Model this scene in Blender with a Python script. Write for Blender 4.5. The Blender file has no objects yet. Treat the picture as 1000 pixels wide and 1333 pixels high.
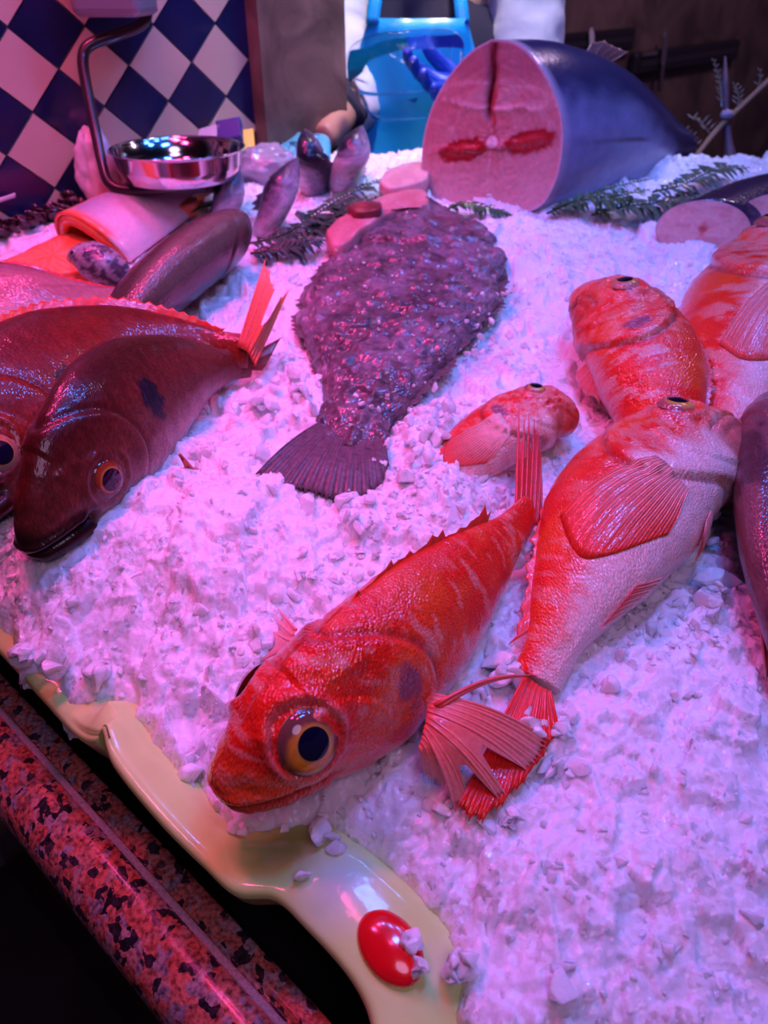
import bpy, math, random
import numpy as np
from mathutils import Vector

random.seed(7)
RNG = np.random.default_rng(7)
S = bpy.context.scene
COL = S.collection
PI = math.pi
A = lambda *v: np.array(v, float)
def nrm(v):
    v = np.asarray(v, float)
    return v / (np.linalg.norm(v, axis=-1, keepdims=True) + 1e-12)

# ---------------------------------------------------------------- the place
# eye point 1.55 m above the floor, looking 35 deg down; the display bed rises 10 deg away from the customer
CAM = A(0, 0, 1.55)
TH = math.radians(35)
FW = A(0, math.cos(TH), -math.sin(TH)); UP = A(0, math.sin(TH), math.cos(TH)); RT = A(1, 0, 0)
SL = math.tan(math.radians(10))
Z0 = 1.042
PN = nrm(A(0, -SL, 1.0))
P0 = A(0, 0, Z0)
def ray(u, v): return FW + RT * ((u - 500) / 1000.) + UP * ((666.5 - v) / 1000.)
def P(u, v, h=0.):
    d = ray(u, v)
    return CAM + d * (((P0 + PN * h - CAM) @ PN) / (d @ PN))
def D(u, v, t): return CAM + ray(u, v) * t
def plz(x, y, h=0.): return Z0 + SL * y + h / PN[2]
WP = A(-.227, 1.460, 0); WD = nrm(A(.72, .69, 0)); WN = A(WD[1], -WD[0], 0)      # tiled wall: a point, its run, its normal
WP2 = A(-.29, 2.14, 0)                                                            # slate wall, set back behind the stall keeper
def W(u, v, off=0., wp=WP):
    d = ray(u, v)
    return CAM + d * (((wp + WN * off - CAM) @ WN) / (d @ WN))
def W2(u, v, off=0.): return W(u, v, off, WP2)

# ---------------------------------------------------------------- noise
def _h(ix, iy, iz, seed):
    h = (ix.astype(np.int64) * 374761393 + iy.astype(np.int64) * 668265263 + iz.astype(np.int64) * 2147483647 + seed * 974634777) & 0xffffffff
    h = ((h ^ (h >> 13)) * 1274126177) & 0xffffffff
    h = ((h ^ (h >> 16)) * 2246822519) & 0xffffffff
    return ((h ^ (h >> 15)) & 0xffffff) / float(0xffffff)
def vn(x, y, z=0., seed=0):
    x, y, z = np.broadcast_arrays(np.asarray(x, float), np.asarray(y, float), np.asarray(z, float))
    i, j, k = np.floor(x), np.floor(y), np.floor(z)
    f, g, e = x - i, y - j, z - k
    f = f * f * (3 - 2 * f); g = g * g * (3 - 2 * g); e = e * e * (3 - 2 * e)
    r = 0
    for a in (0, 1):
        for b in (0, 1):
            for c in (0, 1):
                r = r + _h(i + a, j + b, k + c, seed) * (f if a else 1 - f) * (g if b else 1 - g) * (e if c else 1 - e)
    return r
def fbm(x, y, z=0., seed=0, o=4):
    r, a, t = 0, .5, 0
    for k in range(o):
        r = r + a * vn(np.asarray(x) * 2 ** k, np.asarray(y) * 2 ** k, np.asarray(z) * 2 ** k, seed + k); t += a; a *= .55
    return r / t
def ss(a, b, x):
    t = np.clip((x - a) / (b - a), 0, 1)
    return t * t * (3 - 2 * t)
def mixc(c, d, f): return c * (1 - f[..., None]) + np.asarray(d, float) * f[..., None]
def worley(x, y, cell, seed):
    gx, gy = x / cell, y / cell
    ix, iy = np.floor(gx), np.floor(gy)
    b1 = np.full(x.shape, 9.); b2 = np.full(x.shape, 9.)
    info = [np.zeros(x.shape) for _ in range(5)]
    z = np.zeros(x.shape)
    for a in (-1, 0, 1):
        for b in (-1, 0, 1):
            cx, cy = ix + a, iy + b
            px = cx + _h(cx, cy, z, seed); py = cy + _h(cx, cy, z, seed + 1)
            dx, dy = gx - px, gy - py
            d = np.sqrt(dx * dx + dy * dy)
            m = d < b1
            b2 = np.where(m, b1, np.minimum(b2, d)); b1 = np.where(m, d, b1)
            vals = (_h(cx, cy, z, seed + 2), _h(cx, cy, z, seed + 3) - .5, _h(cx, cy, z, seed + 4) - .5, dx, dy)
            info = [np.where(m, q, o) for q, o in zip(vals, info)]
    return b1, b2, info

# ---------------------------------------------------------------- objects
ORG = {}
def tag(o, label=None, cat=None, group=None, kind=None):
    if label: o['label'] = label
    if cat: o['category'] = cat
    if group: o['group'] = group
    if kind: o['kind'] = kind
    return o
def thing(name, loc, label, cat, group=None):
    o = bpy.data.objects.new(name, None); COL.objects.link(o)
    o.empty_display_size = .02
    o.location = tuple(loc); ORG[o.name] = np.asarray(loc, float)
    return tag(o, label, cat, group)
def mk(name, V, F, mat, root=None, smooth=True, col=None, fpos=None, mats=None, midx=None):
    V = np.asarray(V, float).reshape(-1, 3)
    org = ORG[root.name] if root is not None else A((V[:, 0].min() + V[:, 0].max()) / 2, (V[:, 1].min() + V[:, 1].max()) / 2, V[:, 2].min())
    me = bpy.data.meshes.new(name)
    me.from_pydata((V - org).tolist(), [], [tuple(int(i) for i in f) for f in F])
    if smooth: me.shade_smooth()
    for m in (mats or [mat]): me.materials.append(m)
    if midx is not None: me.polygons.foreach_set('material_index', np.asarray(midx, np.int32))
    if col is not None:
        c = np.ones((len(V), 4), np.float32); c[:, :3] = np.clip(np.asarray(col).reshape(-1, 3), 0, 1)
        a = me.attributes.new('Col', 'FLOAT_COLOR', 'POINT'); a.data.foreach_set('color', c.ravel())
    if fpos is not None:
        a = me.attributes.new('fpos', 'FLOAT_VECTOR', 'POINT'); a.data.foreach_set('vector', np.asarray(fpos, np.float32).ravel())
    me.update()
    o = bpy.data.objects.new(name, me); COL.objects.link(o)
    if root is not None: o.parent = root
    else: o.location = tuple(org)
    ORG[o.name] = org
    return o
class MB:
    """collects shapes into one mesh"""
    def __init__(s): s.V, s.F, s.C, s.n = [], [], [], 0
    def add(s, V, F, c=(1, 1, 1)):
        V = np.asarray(V, float).reshape(-1, 3)
        s.V.append(V); s.F += [tuple(int(i) + s.n for i in f) for f in F]
        c = np.asarray(c, float)
        s.C.append(np.broadcast_to(c, V.shape) if c.ndim == 1 else c.reshape(-1, 3)); s.n += len(V)
        return s
    def build(s, name, mat, root=None, smooth=True):
        return mk(name, np.vstack(s.V), s.F, mat, root, smooth, np.vstack(s.C))
def gfaces(n, m, wrap=False):
    F = []
    for i in range(n - 1):
        for j in range(m if wrap else m - 1):
            k = (j + 1) % m
            F.append((i * m + j, i * m + k, (i + 1) * m + k, (i + 1) * m + j))
    return F
def capped(G):
    n, m, _ = G.shape
    V = np.vstack([G.reshape(-1, 3), G[0].mean(0)[None], G[-1].mean(0)[None]])
    F = gfaces(n, m, True)
    for j in range(m):
        k = (j + 1) % m
        F.append((n * m, k, j)); F.append((n * m + 1, (n - 1) * m + j, (n - 1) * m + k))
    return V, F
def gnormals(G):
    du = np.gradient(G, axis=0); dv = np.gradient(G, axis=1)
    return nrm(np.cross(du, dv))
def shell(G, th):
    """closed thin solid from a grid of points"""
    n, m, _ = G.shape
    N = gnormals(G)
    th = np.asarray(th, float)
    t = th[..., None] if th.ndim == 2 else th
    a, b = G + N * t / 2, G - N * t / 2
    V = np.vstack([a.reshape(-1, 3), b.reshape(-1, 3)])
    f = gfaces(n, m); K = n * m
    F = list(f) + [tuple(K + i for i in reversed(q)) for q in f]
    rim = [j for j in range(m)] + [i * m + m - 1 for i in range(1, n)] + [(n - 1) * m + j for j in range(m - 2, -1, -1)] + [i * m for i in range(n - 2, 0, -1)]
    for i in range(len(rim)):
        p, q = rim[i], rim[(i + 1) % len(rim)]
        F.append((q, p, K + p, K + q))
    return V, F
def crom(pts, n):
    """smooth curve through the points, n samples by arc length"""
    p = np.asarray(pts, float)
    if len(p) == 2: return p[0] + (p[1] - p[0]) * np.linspace(0, 1, n)[:, None]
    q = np.vstack([2 * p[0] - p[1], p, 2 * p[-1] - p[-2]])
    out = []
    for i in range(1, len(q) - 2):
        t = np.linspace(0, 1, 24, endpoint=False)[:, None]
        a, b, c, d = q[i - 1], q[i], q[i + 1], q[i + 2]
        out.append(.5 * ((2 * b) + (-a + c) * t + (2 * a - 5 * b + 4 * c - d) * t * t + (-a + 3 * b - 3 * c + d) * t ** 3))
    o = np.vstack(out + [p[-1:]])
    k = min(3, p.shape[1])
    L = np.r_[0, np.cumsum(np.linalg.norm(np.diff(o[:, :k], axis=0), axis=1))]
    s = np.linspace(0, L[-1], n)
    return np.stack([np.interp(s, L, o[:, i]) for i in range(p.shape[1])], 1)
def pchip(xs, ys, x):
    xs, ys = np.asarray(xs, float), np.asarray(ys, float)
    h = np.diff(xs); d = np.diff(ys) / h
    m = np.zeros(len(xs)); m[0], m[-1] = d[0], d[-1]
    for i in range(1, len(xs) - 1):
        m[i] = 0 if d[i - 1] * d[i] <= 0 else 2 * d[i - 1] * d[i] / (d[i - 1] + d[i])
    i = np.clip(np.searchsorted(xs, x, 'right') - 1, 0, len(xs) - 2)
    t = (x - xs[i]) / h[i]
    return (2*t**3-3*t**2+1)*ys[i] + (t**3-2*t**2+t)*h[i]*m[i] + (-2*t**3+3*t**2)*ys[i+1] + (t**3-t**2)*h[i]*m[i+1]
def frames(C):
    T = nrm(np.gradient(C, axis=0))
    r = A(0, 0, 1) if abs(T[0][2]) < .9 else A(1, 0, 0)
    N = np.zeros_like(C); N[0] = nrm(np.cross(np.cross(T[0], r), T[0]))
    for i in range(1, len(C)):
        N[i] = nrm(N[i - 1] - T[i] * (N[i - 1] @ T[i]))
    return T, N, np.cross(T, N)
def tube(pts, rad, n=24, m=10, smooth=True, flat=1.):
    C = crom(pts, n) if smooth else np.asarray(pts, float)
    n = len(C)
    r = np.atleast_1d(np.asarray(rad, float))
    r = np.interp(np.linspace(0, 1, n), np.linspace(0, 1, len(r)), r) if len(r) > 1 else np.full(n, r[0])
    T, N, B = frames(C)
    a = np.linspace(0, 2 * PI, m, endpoint=False)
    G = C[:, None] + r[:, None, None] * (N[:, None] * np.cos(a)[None, :, None] * flat + B[:, None] * np.sin(a)[None, :, None])
    return capped(G)
def box(c, ax, ay, az):
    """box by centre and three half-axis vectors"""
    c, ax, ay, az = map(lambda q: np.asarray(q, float), (c, ax, ay, az))
    V = [c + i * ax + j * ay + k * az for i in (-1, 1) for j in (-1, 1) for k in (-1, 1)]
    return V, [(0, 1, 3, 2), (4, 6, 7, 5), (0, 4, 5, 1), (2, 3, 7, 6), (0, 2, 6, 4), (1, 5, 7, 3)]
def bev(o, w=.002, seg=2):
    m = o.modifiers.new('bevel', 'BEVEL'); m.width = w; m.segments = seg; m.limit_method = 'ANGLE'
    return o
def blob(c, rx, ry, rz, seed=0, amp=.15, fr=3., n=28, m=36):
    th = np.linspace(0.02, PI - .02, n); ph = np.linspace(0, 2 * PI, m, endpoint=False)
    d = np.stack([np.sin(th)[:, None] * np.cos(ph), np.sin(th)[:, None] * np.sin(ph), np.cos(th)[:, None] * np.ones(m)], -1)
    r = 1 + amp * (fbm(d[..., 0] * fr + 9, d[..., 1] * fr, d[..., 2] * fr, seed) - .5) * 2
    G = d * r[..., None]
    rx, ry, rz = map(np.asarray, (rx, ry, rz))
    return capped(np.asarray(c) + G[..., :1] * rx + G[..., 1:2] * ry + G[..., 2:] * rz)
def skinned(name, V, E, R, mat, root, sub=2):
    V = np.asarray(V, float); org = ORG[root.name]
    me = bpy.data.meshes.new(name); me.from_pydata((V - org).tolist(), E, [])
    me.materials.append(mat)
    o = bpy.data.objects.new(name, me); COL.objects.link(o); o.parent = root; ORG[o.name] = org
    k = o.modifiers.new('skin', 'SKIN'); k.use_smooth_shade = True
    for i, r in enumerate(R):
        sv = me.skin_vertices[0].data[i]; sv.radius = (r, r) if np.isscalar(r) else r
        sv.use_root = (i == 0)
    s = o.modifiers.new('sub', 'SUBSURF'); s.levels = s.render_levels = sub
    return o

# ---------------------------------------------------------------- materials
def newmat(name):
    m = bpy.data.materials.new(name); m.use_nodes = True
    nt = m.node_tree; b = nt.nodes['Principled BSDF']
    return m, nt, b
def N_(nt, t, **kw):
    n = nt.nodes.new(t)
    for k, v in kw.items(): setattr(n, k, v)
    return n
def plain(name, c, rough=.5, metal=0., coat=0., bump=0., bscale=60., vary=0., spec=.5):
    m, nt, b = newmat(name)
    b.inputs['Base Color'].default_value = (*c, 1); b.inputs['Roughness'].default_value = rough
    b.inputs['Metallic'].default_value = metal; b.inputs['Coat Weight'].default_value = coat; b.inputs['Coat Roughness'].default_value = .08
    b.inputs['Specular IOR Level'].default_value = spec
    tc = N_(nt, 'ShaderNodeTexCoord')
    if bump or vary:
        n = N_(nt, 'ShaderNodeTexNoise'); n.inputs['Scale'].default_value = bscale; n.inputs['Detail'].default_value = 5
        nt.links.new(tc.outputs['Object'], n.inputs['Vector'])
        if bump:
            bp = N_(nt, 'ShaderNodeBump'); bp.inputs['Strength'].default_value = bump; bp.inputs['Distance'].default_value = .004
            nt.links.new(n.outputs['Fac'], bp.inputs['Height']); nt.links.new(bp.outputs['Normal'], b.inputs['Normal'])
        if vary:
            r = N_(nt, 'ShaderNodeValToRGB')
            r.color_ramp.elements[0].color = (*[x * (1 - vary) for x in c], 1); r.color_ramp.elements[0].position = .3
            r.color_ramp.elements[1].color = (*[min(1, x * (1 + vary)) for x in c], 1); r.color_ramp.elements[1].position = .7
            nt.links.new(n.outputs['Fac'], r.inputs['Fac']); nt.links.new(r.outputs['Color'], b.inputs['Base Color'])
    return m
def skinmat(name, scale=350., bump=.35, rough=.32, coat=.6, grain=.25, gscale=900., sss=.0, fish=True, crough=.05, bump2=.12):
    """wet skin or flesh: the colour stored on the mesh, broken up by fine noise, with a scaly relief"""
    m, nt, b = newmat(name)
    at = N_(nt, 'ShaderNodeAttribute', attribute_name='Col')
    tc = N_(nt, 'ShaderNodeTexCoord')
    if fish:
        fp = N_(nt, 'ShaderNodeAttribute', attribute_name='fpos'); vec = fp.outputs['Vector']
    else: vec = tc.outputs['Object']
    n = N_(nt, 'ShaderNodeTexNoise'); n.inputs['Scale'].default_value = gscale; n.inputs['Detail'].default_value = 3
    nt.links.new(vec, n.inputs['Vector'])
    mr = N_(nt, 'ShaderNodeMapRange'); mr.inputs[1].default_value = .3; mr.inputs[2].default_value = .7
    mr.inputs[3].default_value = 1 - grain; mr.inputs[4].default_value = 1 + grain * .6
    nt.links.new(n.outputs['Fac'], mr.inputs[0])
    mx = N_(nt, 'ShaderNodeVectorMath', operation='SCALE')
    nt.links.new(at.outputs['Color'], mx.inputs[0]); nt.links.new(mr.outputs[0], mx.inputs['Scale'])
    nt.links.new(mx.outputs[0], b.inputs['Base Color'])
    v = N_(nt, 'ShaderNodeTexVoronoi'); v.inputs['Scale'].default_value = scale
    nt.links.new(vec, v.inputs['Vector'])
    bp = N_(nt, 'ShaderNodeBump'); bp.inputs['Strength'].default_value = bump; bp.inputs['Distance'].default_value = .0012
    nt.links.new(v.outputs['Distance'], bp.inputs['Height'])
    n2 = N_(nt, 'ShaderNodeTexNoise'); n2.inputs['Scale'].default_value = 110; n2.inputs['Detail'].default_value = 4
    nt.links.new(tc.outputs['Object'], n2.inputs['Vector'])
    b2 = N_(nt, 'ShaderNodeBump'); b2.inputs['Strength'].default_value = bump2; b2.inputs['Distance'].default_value = .002
    nt.links.new(n2.outputs['Fac'], b2.inputs['Height']); nt.links.new(bp.outputs['Normal'], b2.inputs['Normal'])
    nt.links.new(b2.outputs['Normal'], b.inputs['Normal'])
    nt.links.new(b2.outputs['Normal'], b.inputs['Coat Normal'])
    b.inputs['Roughness'].default_value = rough; b.inputs['Coat Weight'].default_value = coat; b.inputs['Coat Roughness'].default_value = crough
    b.inputs['Specular IOR Level'].default_value = .22; b.inputs['Coat IOR'].default_value = 1.45
    if sss:
        b.inputs['Subsurface Weight'].default_value = sss; b.inputs['Subsurface Radius'].default_value = (1, .35, .3); b.inputs['Subsurface Scale'].default_value = .006
    return m
# ================================================================ the setting
def stonemat(name, c1, c2, scale, rough=.5, bump=.4):
    m, nt, b = newmat(name)
    tc = N_(nt, 'ShaderNodeTexCoord')
    n = N_(nt, 'ShaderNodeTexNoise'); n.inputs['Scale'].default_value = scale; n.inputs['Detail'].default_value = 8; n.inputs['Distortion'].default_value = 1.2
    nt.links.new(tc.outputs['Object'], n.inputs['Vector'])
    r = N_(nt, 'ShaderNodeValToRGB'); r.color_ramp.elements[0].position = .33; r.color_ramp.elements[1].position = .68
    r.color_ramp.elements[0].color = (*c1, 1); r.color_ramp.elements[1].color = (*c2, 1)
    nt.links.new(n.outputs['Fac'], r.inputs['Fac']); nt.links.new(r.outputs['Color'], b.inputs['Base Color'])
    bp = N_(nt, 'ShaderNodeBump'); bp.inputs['Strength'].default_value = bump; bp.inputs['Distance'].default_value = .01
    nt.links.new(n.outputs['Fac'], bp.inputs['Height']); nt.links.new(bp.outputs['Normal'], b.inputs['Normal'])
    b.inputs['Roughness'].default_value = rough
    return m
m_floor = plain('floor_tile', (.03, .025, .028), .5, vary=.3, bscale=8)
m_slate = stonemat('dark_slate', (.05, .030, .028), (.15, .09, .075), 4., .5)
m_pilaster = stonemat('brown_stone', (.10, .055, .042), (.25, .14, .105), 9., .42)
m_grout = plain('grout', (.16, .14, .15), .8)
m_blue = plain('blue_tile', (.008, .012, .06), .22, coat=.3, vary=.2, bscale=20)
m_pale = plain('pale_tile', (.60, .46, .33), .3, coat=.2, vary=.06, bscale=9)
m_ceil = plain('ceiling_paint', (.05, .045, .05), .9)

def wallp(k, z, off=0., wp=WP): return wp + WD * k + WN * off + A(0, 0, z)
def kof(u, v): return (W(u, v) - WP) @ WD
K1 = kof(322, 60); K2 = kof(433, 60)
def slab(name, k0, k1, z0, z1, off0, off1, mat, root=None, wp=WP):
    V, F = box(wallp((k0 + k1) / 2, (z0 + z1) / 2, (off0 + off1) / 2, wp), WD * (k1 - k0) / 2, WN * (off1 - off0) / 2, A(0, 0, (z1 - z0) / 2))
    return mk(name, V, F, mat, root, False)
tag(mk('floor', *box(A(.6, 1, -.02), A(4, 0, 0), A(0, 4, 0), A(0, 0, .02)), m_floor, None, False), 'dark floor of the fish shop', kind='structure')
tag(mk('ceiling', *box(A(.6, 1, 3.02), A(4, 0, 0), A(0, 4, 0), A(0, 0, .02)), m_ceil, None, False), 'dark ceiling of the fish shop', kind='structure')
tag(slab('wall_back', -1.4, 4.6, 0, 3.0, -.1, 0, m_slate, None, WP2), 'dark brown slate back wall', kind='structure')
# harlequin tiles: lattice of tile corners fitted on the wall plane
lat = [((0, 0), (15, 35)), ((1, 0), (107.5, 35)), ((2, 0), (197.5, 30)), ((.5, 1), (75, 87.5)), ((1.5, 1), (167.5, 85)), ((2.5, 1), (247.5, 82.5)),
       ((0, 2), (42.5, 147.5)), ((1, 2), (132.5, 137.5)), ((2, 2), (217.5, 132.5)), ((3, 2), (292.5, 127.5)), ((-.5, 3), (7.5, 202.5)), ((.5, 3), (100, 192.5)), ((2.5, 3), (270, 170))]
M_ = np.array([[i, j, 1] for (i, j), _ in lat], float)
T_ = np.array([[kof(u, v), W(u, v)[2]] for _, (u, v) in lat])
AFF = np.linalg.lstsq(M_, T_, rcond=None)[0]
wl = MB(); wl_idx = []
V, F = box(wallp((K1 - 3.0) / 2, 1.5, -.052), WD * (K1 + 3.0) / 2, WN * .05, A(0, 0, 1.5)); wl.add(V, F); wl_idx += [0] * 6
for i in range(-16, 9):
    for j in range(-14, 14):
        for blue in (0, 1):
            ci, cj = (i + .5, 2 * j) if blue else (i, 2 * j + 1)
            g = .965
            q = [(A(ci + a * .5 * g, cj + b * g, 1) @ AFF) for a, b in ((0, -1), (1, 0), (0, 1), (-1, 0))]
            ks = [p[0] for p in q]; zs = [p[1] for p in q]
            if max(zs) > 2.98 or min(zs) < .02 or min(ks) < -2.95 or sum(ks) / 4 > K1 + .02: continue
            f = [wallp(p[0], p[1], .003) for p in q]; b_ = [wallp(p[0], p[1], -.004) for p in q]
            wl.add(f + b_, [(3, 2, 1, 0), (0, 1, 5, 4), (1, 2, 6, 5), (2, 3, 7, 6), (3, 0, 4, 7)]); wl_idx += [1 if blue else 2] * 5
tag(mk('wall_left', np.vstack(wl.V), wl.F, None, None, False, mats=[m_grout, m_blue, m_pale], midx=wl_idx), 'tiled back wall of dark blue and pale pink diamonds', kind='structure')
tag(slab('trim_1', K1, K2, 0, 3.0, -.02, .035, m_pilaster), 'brown stone pilaster beside the diamond tiles', kind='structure')

# ================================================================ counter: granite edge, bed under the ice
GZ = 1.0
def Gp(u, v, z=GZ):
    d = ray(u, v); return CAM + d * ((z - CAM[2]) / d[2])
g0, g1 = Gp(118, 1056), Gp(366, 1332)
GD = nrm(g1 - g0); GO = nrm(A(GD[1], -GD[0], 0))            # along the edge / outwards to the customer
if GO @ A(-1, -1, 0) < 0: GO = -GO
def sweep(prof, a0, a1, n=60):
    """profile points (outward, z) swept along the counter edge"""
    ts = np.linspace(a0, a1, n)
    return np.array([[g0 + GD * t + GO * o + A(0, 0, z - GZ) for o, z in prof] for t in ts])
def granitemat():
    m, nt, b = newmat('pink_granite')
    tc = N_(nt, 'ShaderNodeTexCoord')
    n0 = N_(nt, 'ShaderNodeTexNoise'); n0.inputs['Scale'].default_value = 60; n0.inputs['Detail'].default_value = 6
    nt.links.new(tc.outputs['Object'], n0.inputs['Vector'])
    wa = N_(nt, 'ShaderNodeVectorMath', operation='MULTIPLY_ADD'); wa.inputs[1].default_value = (.022, .022, .022)
    nt.links.new(n0.outputs['Color'], wa.inputs[0]); nt.links.new(tc.outputs['Object'], wa.inputs[2])
    v = N_(nt, 'ShaderNodeTexVoronoi'); v.inputs['Scale'].default_value = 130
    nt.links.new(wa.outputs[0], v.inputs['Vector'])
    sp = N_(nt, 'ShaderNodeSeparateColor'); nt.links.new(v.outputs['Color'], sp.inputs[0])
    r = N_(nt, 'ShaderNodeValToRGB'); r.color_ramp.interpolation = 'LINEAR'
    e = r.color_ramp.elements; e[0].position = 0; e[0].color = (.50, .10, .08, 1); e[1].position = 1; e[1].color = (.018, .012, .02, 1)
    for p, c in ((.38, (.62, .17, .13)), (.5, (.42, .26, .28)), (.64, (.30, .21, .26)), (.72, (.62, .2, .16)), (.8, (.05, .03, .045))):
        x = e.new(p); x.color = (*c, 1)
    nt.links.new(sp.outputs[0], r.inputs['Fac'])
    n1 = N_(nt, 'ShaderNodeTexNoise'); n1.inputs['Scale'].default_value = 260; n1.inputs['Detail'].default_value = 5
    nt.links.new(tc.outputs['Object'], n1.inputs['Vector'])
    mr = N_(nt, 'ShaderNodeMapRange'); mr.inputs[1].default_value = .32; mr.inputs[2].default_value = .6; mr.inputs[3].default_value = .25; mr.inputs[4].default_value = 1.15
    nt.links.new(n1.outputs['Fac'], mr.inputs[0])
    mx = N_(nt, 'ShaderNodeVectorMath', operation='SCALE'); nt.links.new(r.outputs['Color'], mx.inputs[0]); nt.links.new(mr.outputs[0], mx.inputs['Scale'])
    nt.links.new(mx.outputs[0], b.inputs['Base Color'])
    b.inputs['Roughness'].default_value = .24; b.inputs['Coat Weight'].default_value = .25; b.inputs['Coat Roughness'].default_value = .12
    bp = N_(nt, 'ShaderNodeBump'); bp.inputs['Strength'].default_value = .3; bp.inputs['Distance'].default_value = .002
    nt.links.new(n1.outputs['Fac'], bp.inputs['Height']); nt.links.new(bp.outputs['Normal'], b.inputs['Normal'])
    return m
m_granite = granitemat()
m_strip = plain('pale_granite_strip', (.42, .32, .38), .45, bump=.5, bscale=400, vary=.25)  # ledge strip in a paler lilac than the granite
m_panel = plain('dark_red_front', (.035, .008, .010), .3, coat=.2)
m_bed = plain('steel_bed', (.12, .11, .12), .4, metal=.8)
counter = thing('fish_counter', g0 * A(1, 1, 0) + GD * .2, 'pink and black granite counter with rounded wet edge, below the tray rim', 'counter')
inner = [(-.023, GZ - .03), (-.023, GZ - .004), (-.0215, GZ - .001), (-.019, GZ)] + [(x, GZ) for x in np.linspace(-.017, -.010, 3)] + [(-.0075, GZ), (-.006, GZ - .003), (-.0038, GZ - .0032), (-.0022, GZ - .0004)]
gap_prof = [(-.20, GZ - .12), (-.06, GZ - .12), (-.0245, GZ - .115), (-.0235, GZ - .006), (-.0228, GZ - .006)]
a = np.linspace(PI / 2, -PI * .62, 22)
bull = [(.0028, GZ - .0008), (.0055, GZ + .0030)] + [(.014 + .034 * math.cos(t), GZ - .0285 + .034 * math.sin(t)) for t in a] + [(-.01, GZ - .06)]
strip = [(-.0022, GZ - .0004), (-.0015, GZ + .0002), (.0018, GZ + .0002), (.0028, GZ - .0008)]
def sw(name, prof, mat, a0=-.68, a1=.9):
    G = sweep(prof, a0, a1); n, m, _ = G.shape
    return mk(name, G.reshape(-1, 3), gfaces(n, m), mat, counter)
sw('slab', inner, m_granite); sw('shade_gap', gap_prof, plain('shade_black', (.006, .005, .006), .6)); sw('bullnose_edge', bull, m_granite); sw('ledge_strip', strip, m_strip)  # gap between slab and tray: its black paints the shade there
pa = [(-.004, GZ - .055), (.006, GZ - .075), (.006, GZ - .09), (-.01, GZ - .1), (-.012, .12), (-.06, .11), (-.06, 0.0)]
sw('front_panel', pa, m_panel)
# bed that carries the ice, a sloped steel tank behind the granite edge
xs = (-.95, 1.15); y0, y1 = -.3, 1.50
def bedv(x, y, h): return A(x, y, plz(x, y, h))
cut = [g0 + GD * -.68 - GO * .135, g0 + GD * .9 - GO * .135]
def onwall(x): k = (x - WP[0] - WN[0] * .012) / WD[0]; return wallp(k, 0, .012) * A(1, 1, 0)
bp_ = [cut[0], cut[1], A(1.15, cut[1][1], 0), A(1.15, 1.47, 0), onwall(-.205), onwall(-.64)]
NB = len(bp_)
V = [A(p[0], p[1], plz(p[0], p[1], -.058)) for p in bp_] + [A(p[0], p[1], .02) for p in bp_]
mk('display_bed', V, [tuple(range(NB)), tuple(range(2 * NB - 1, NB - 1, -1))] + [(i, i + NB, (i + 1) % NB + NB, (i + 1) % NB) for i in range(NB)], m_bed, counter, False)

# ================================================================ tray rim in front of the ice
rim_out = [(-60, 790, -.022), (0, 848, -.022), (52, 905, -.024), (96, 952, -.022), (122, 962, -.012), (131, 948, -.002), (146, 992, -.002), (206, 1066, -.003), (262, 1122, -.004), (305, 1160, -.006), (356, 1166, -.004), (400, 1206, -.003), (446, 1256, -.003), (474, 1300, -.003), (486, 1345, -.004), (492, 1440, -.006), (500, 1560, -.008)]
rim_in = [(-10, 770, -.03), (45, 820, -.03), (95, 870, -.03), (130, 905, -.03), (140, 915, -.012), (146, 915, -.006), (186, 962, -.012), (250, 1036, -.014), (306, 1090, -.016), (352, 1070, -.03), (402, 1068, -.022), (440, 1092, -.004), (520, 1156, -.006), (572, 1212, -.010), (594, 1250, -.012), (592, 1345, -.015), (610, 1440, -.02), (625, 1560, -.02)]
m_tray = skinmat('tray_enamel', scale=60, bump=.0, rough=.22, coat=.5, grain=.05, gscale=40, sss=.0, fish=False)
ro = crom([(*P(u, v, h),) for u, v, h in rim_out], 300); ri = crom([(*P(u, v, h),) for u, v, h in rim_in[:len(rim_in)]], 300)
# match the two edges by nearest arc length so that the strip stays square
best = []
j0 = 0
for i in range(300):
    d = np.linalg.norm(ri - ro[i], axis=1); best.append(np.argmin(d))
best = np.maximum.accumulate(np.array(best)); k = np.hanning(41); k /= k.sum()
bsm = np.convolve(np.pad(best.astype(float), 20, 'edge'), k, 'valid')
rin = np.stack([np.interp(bsm, np.arange(300), ri[:, c]) for c in range(3)], 1)
prof = []
for i in range(300):
    o, n_ = ro[i], rin[i]
    w = n_ - o; wid = np.linalg.norm(w * A(1, 1, 0)); wh = nrm(w * A(1, 1, 0))
    ptsr = [o + wh * .012 - PN * .055, o + wh * .006 - PN * .035, o + wh * .001 - PN * .014, o - PN * .0065 - wh * .0006, o - PN * .0025 + wh * .0006, o - PN * .0006 + wh * .0025, o + wh * .005 + PN * .0004]
    for f in np.linspace(.2, 1, 10):
        q = o + w * f; ptsr.append(q + PN * (.0025 * math.sin(f * PI)))
    ptsr += [n_ + wh * .01 - PN * .012, n_ + wh * .03 - PN * .03, n_ + wh * .03 - PN * .05]
    prof.append(ptsr)
G = np.array(prof)
cu, cv = np.meshgrid(np.linspace(0, 1, 300), np.linspace(0, 1, G.shape[1]), indexing='ij')
def dist2px(G, u, v, h, r):
    return np.linalg.norm(G - P(u, v, h), axis=-1) / r
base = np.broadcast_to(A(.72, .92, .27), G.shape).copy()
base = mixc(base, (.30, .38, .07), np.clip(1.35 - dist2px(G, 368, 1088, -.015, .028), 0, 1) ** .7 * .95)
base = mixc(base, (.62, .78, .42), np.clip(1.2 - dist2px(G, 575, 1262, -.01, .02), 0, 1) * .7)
base = mixc(base, (.45, .5, .12), ss(.30, .24, cu) * .8)
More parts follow.
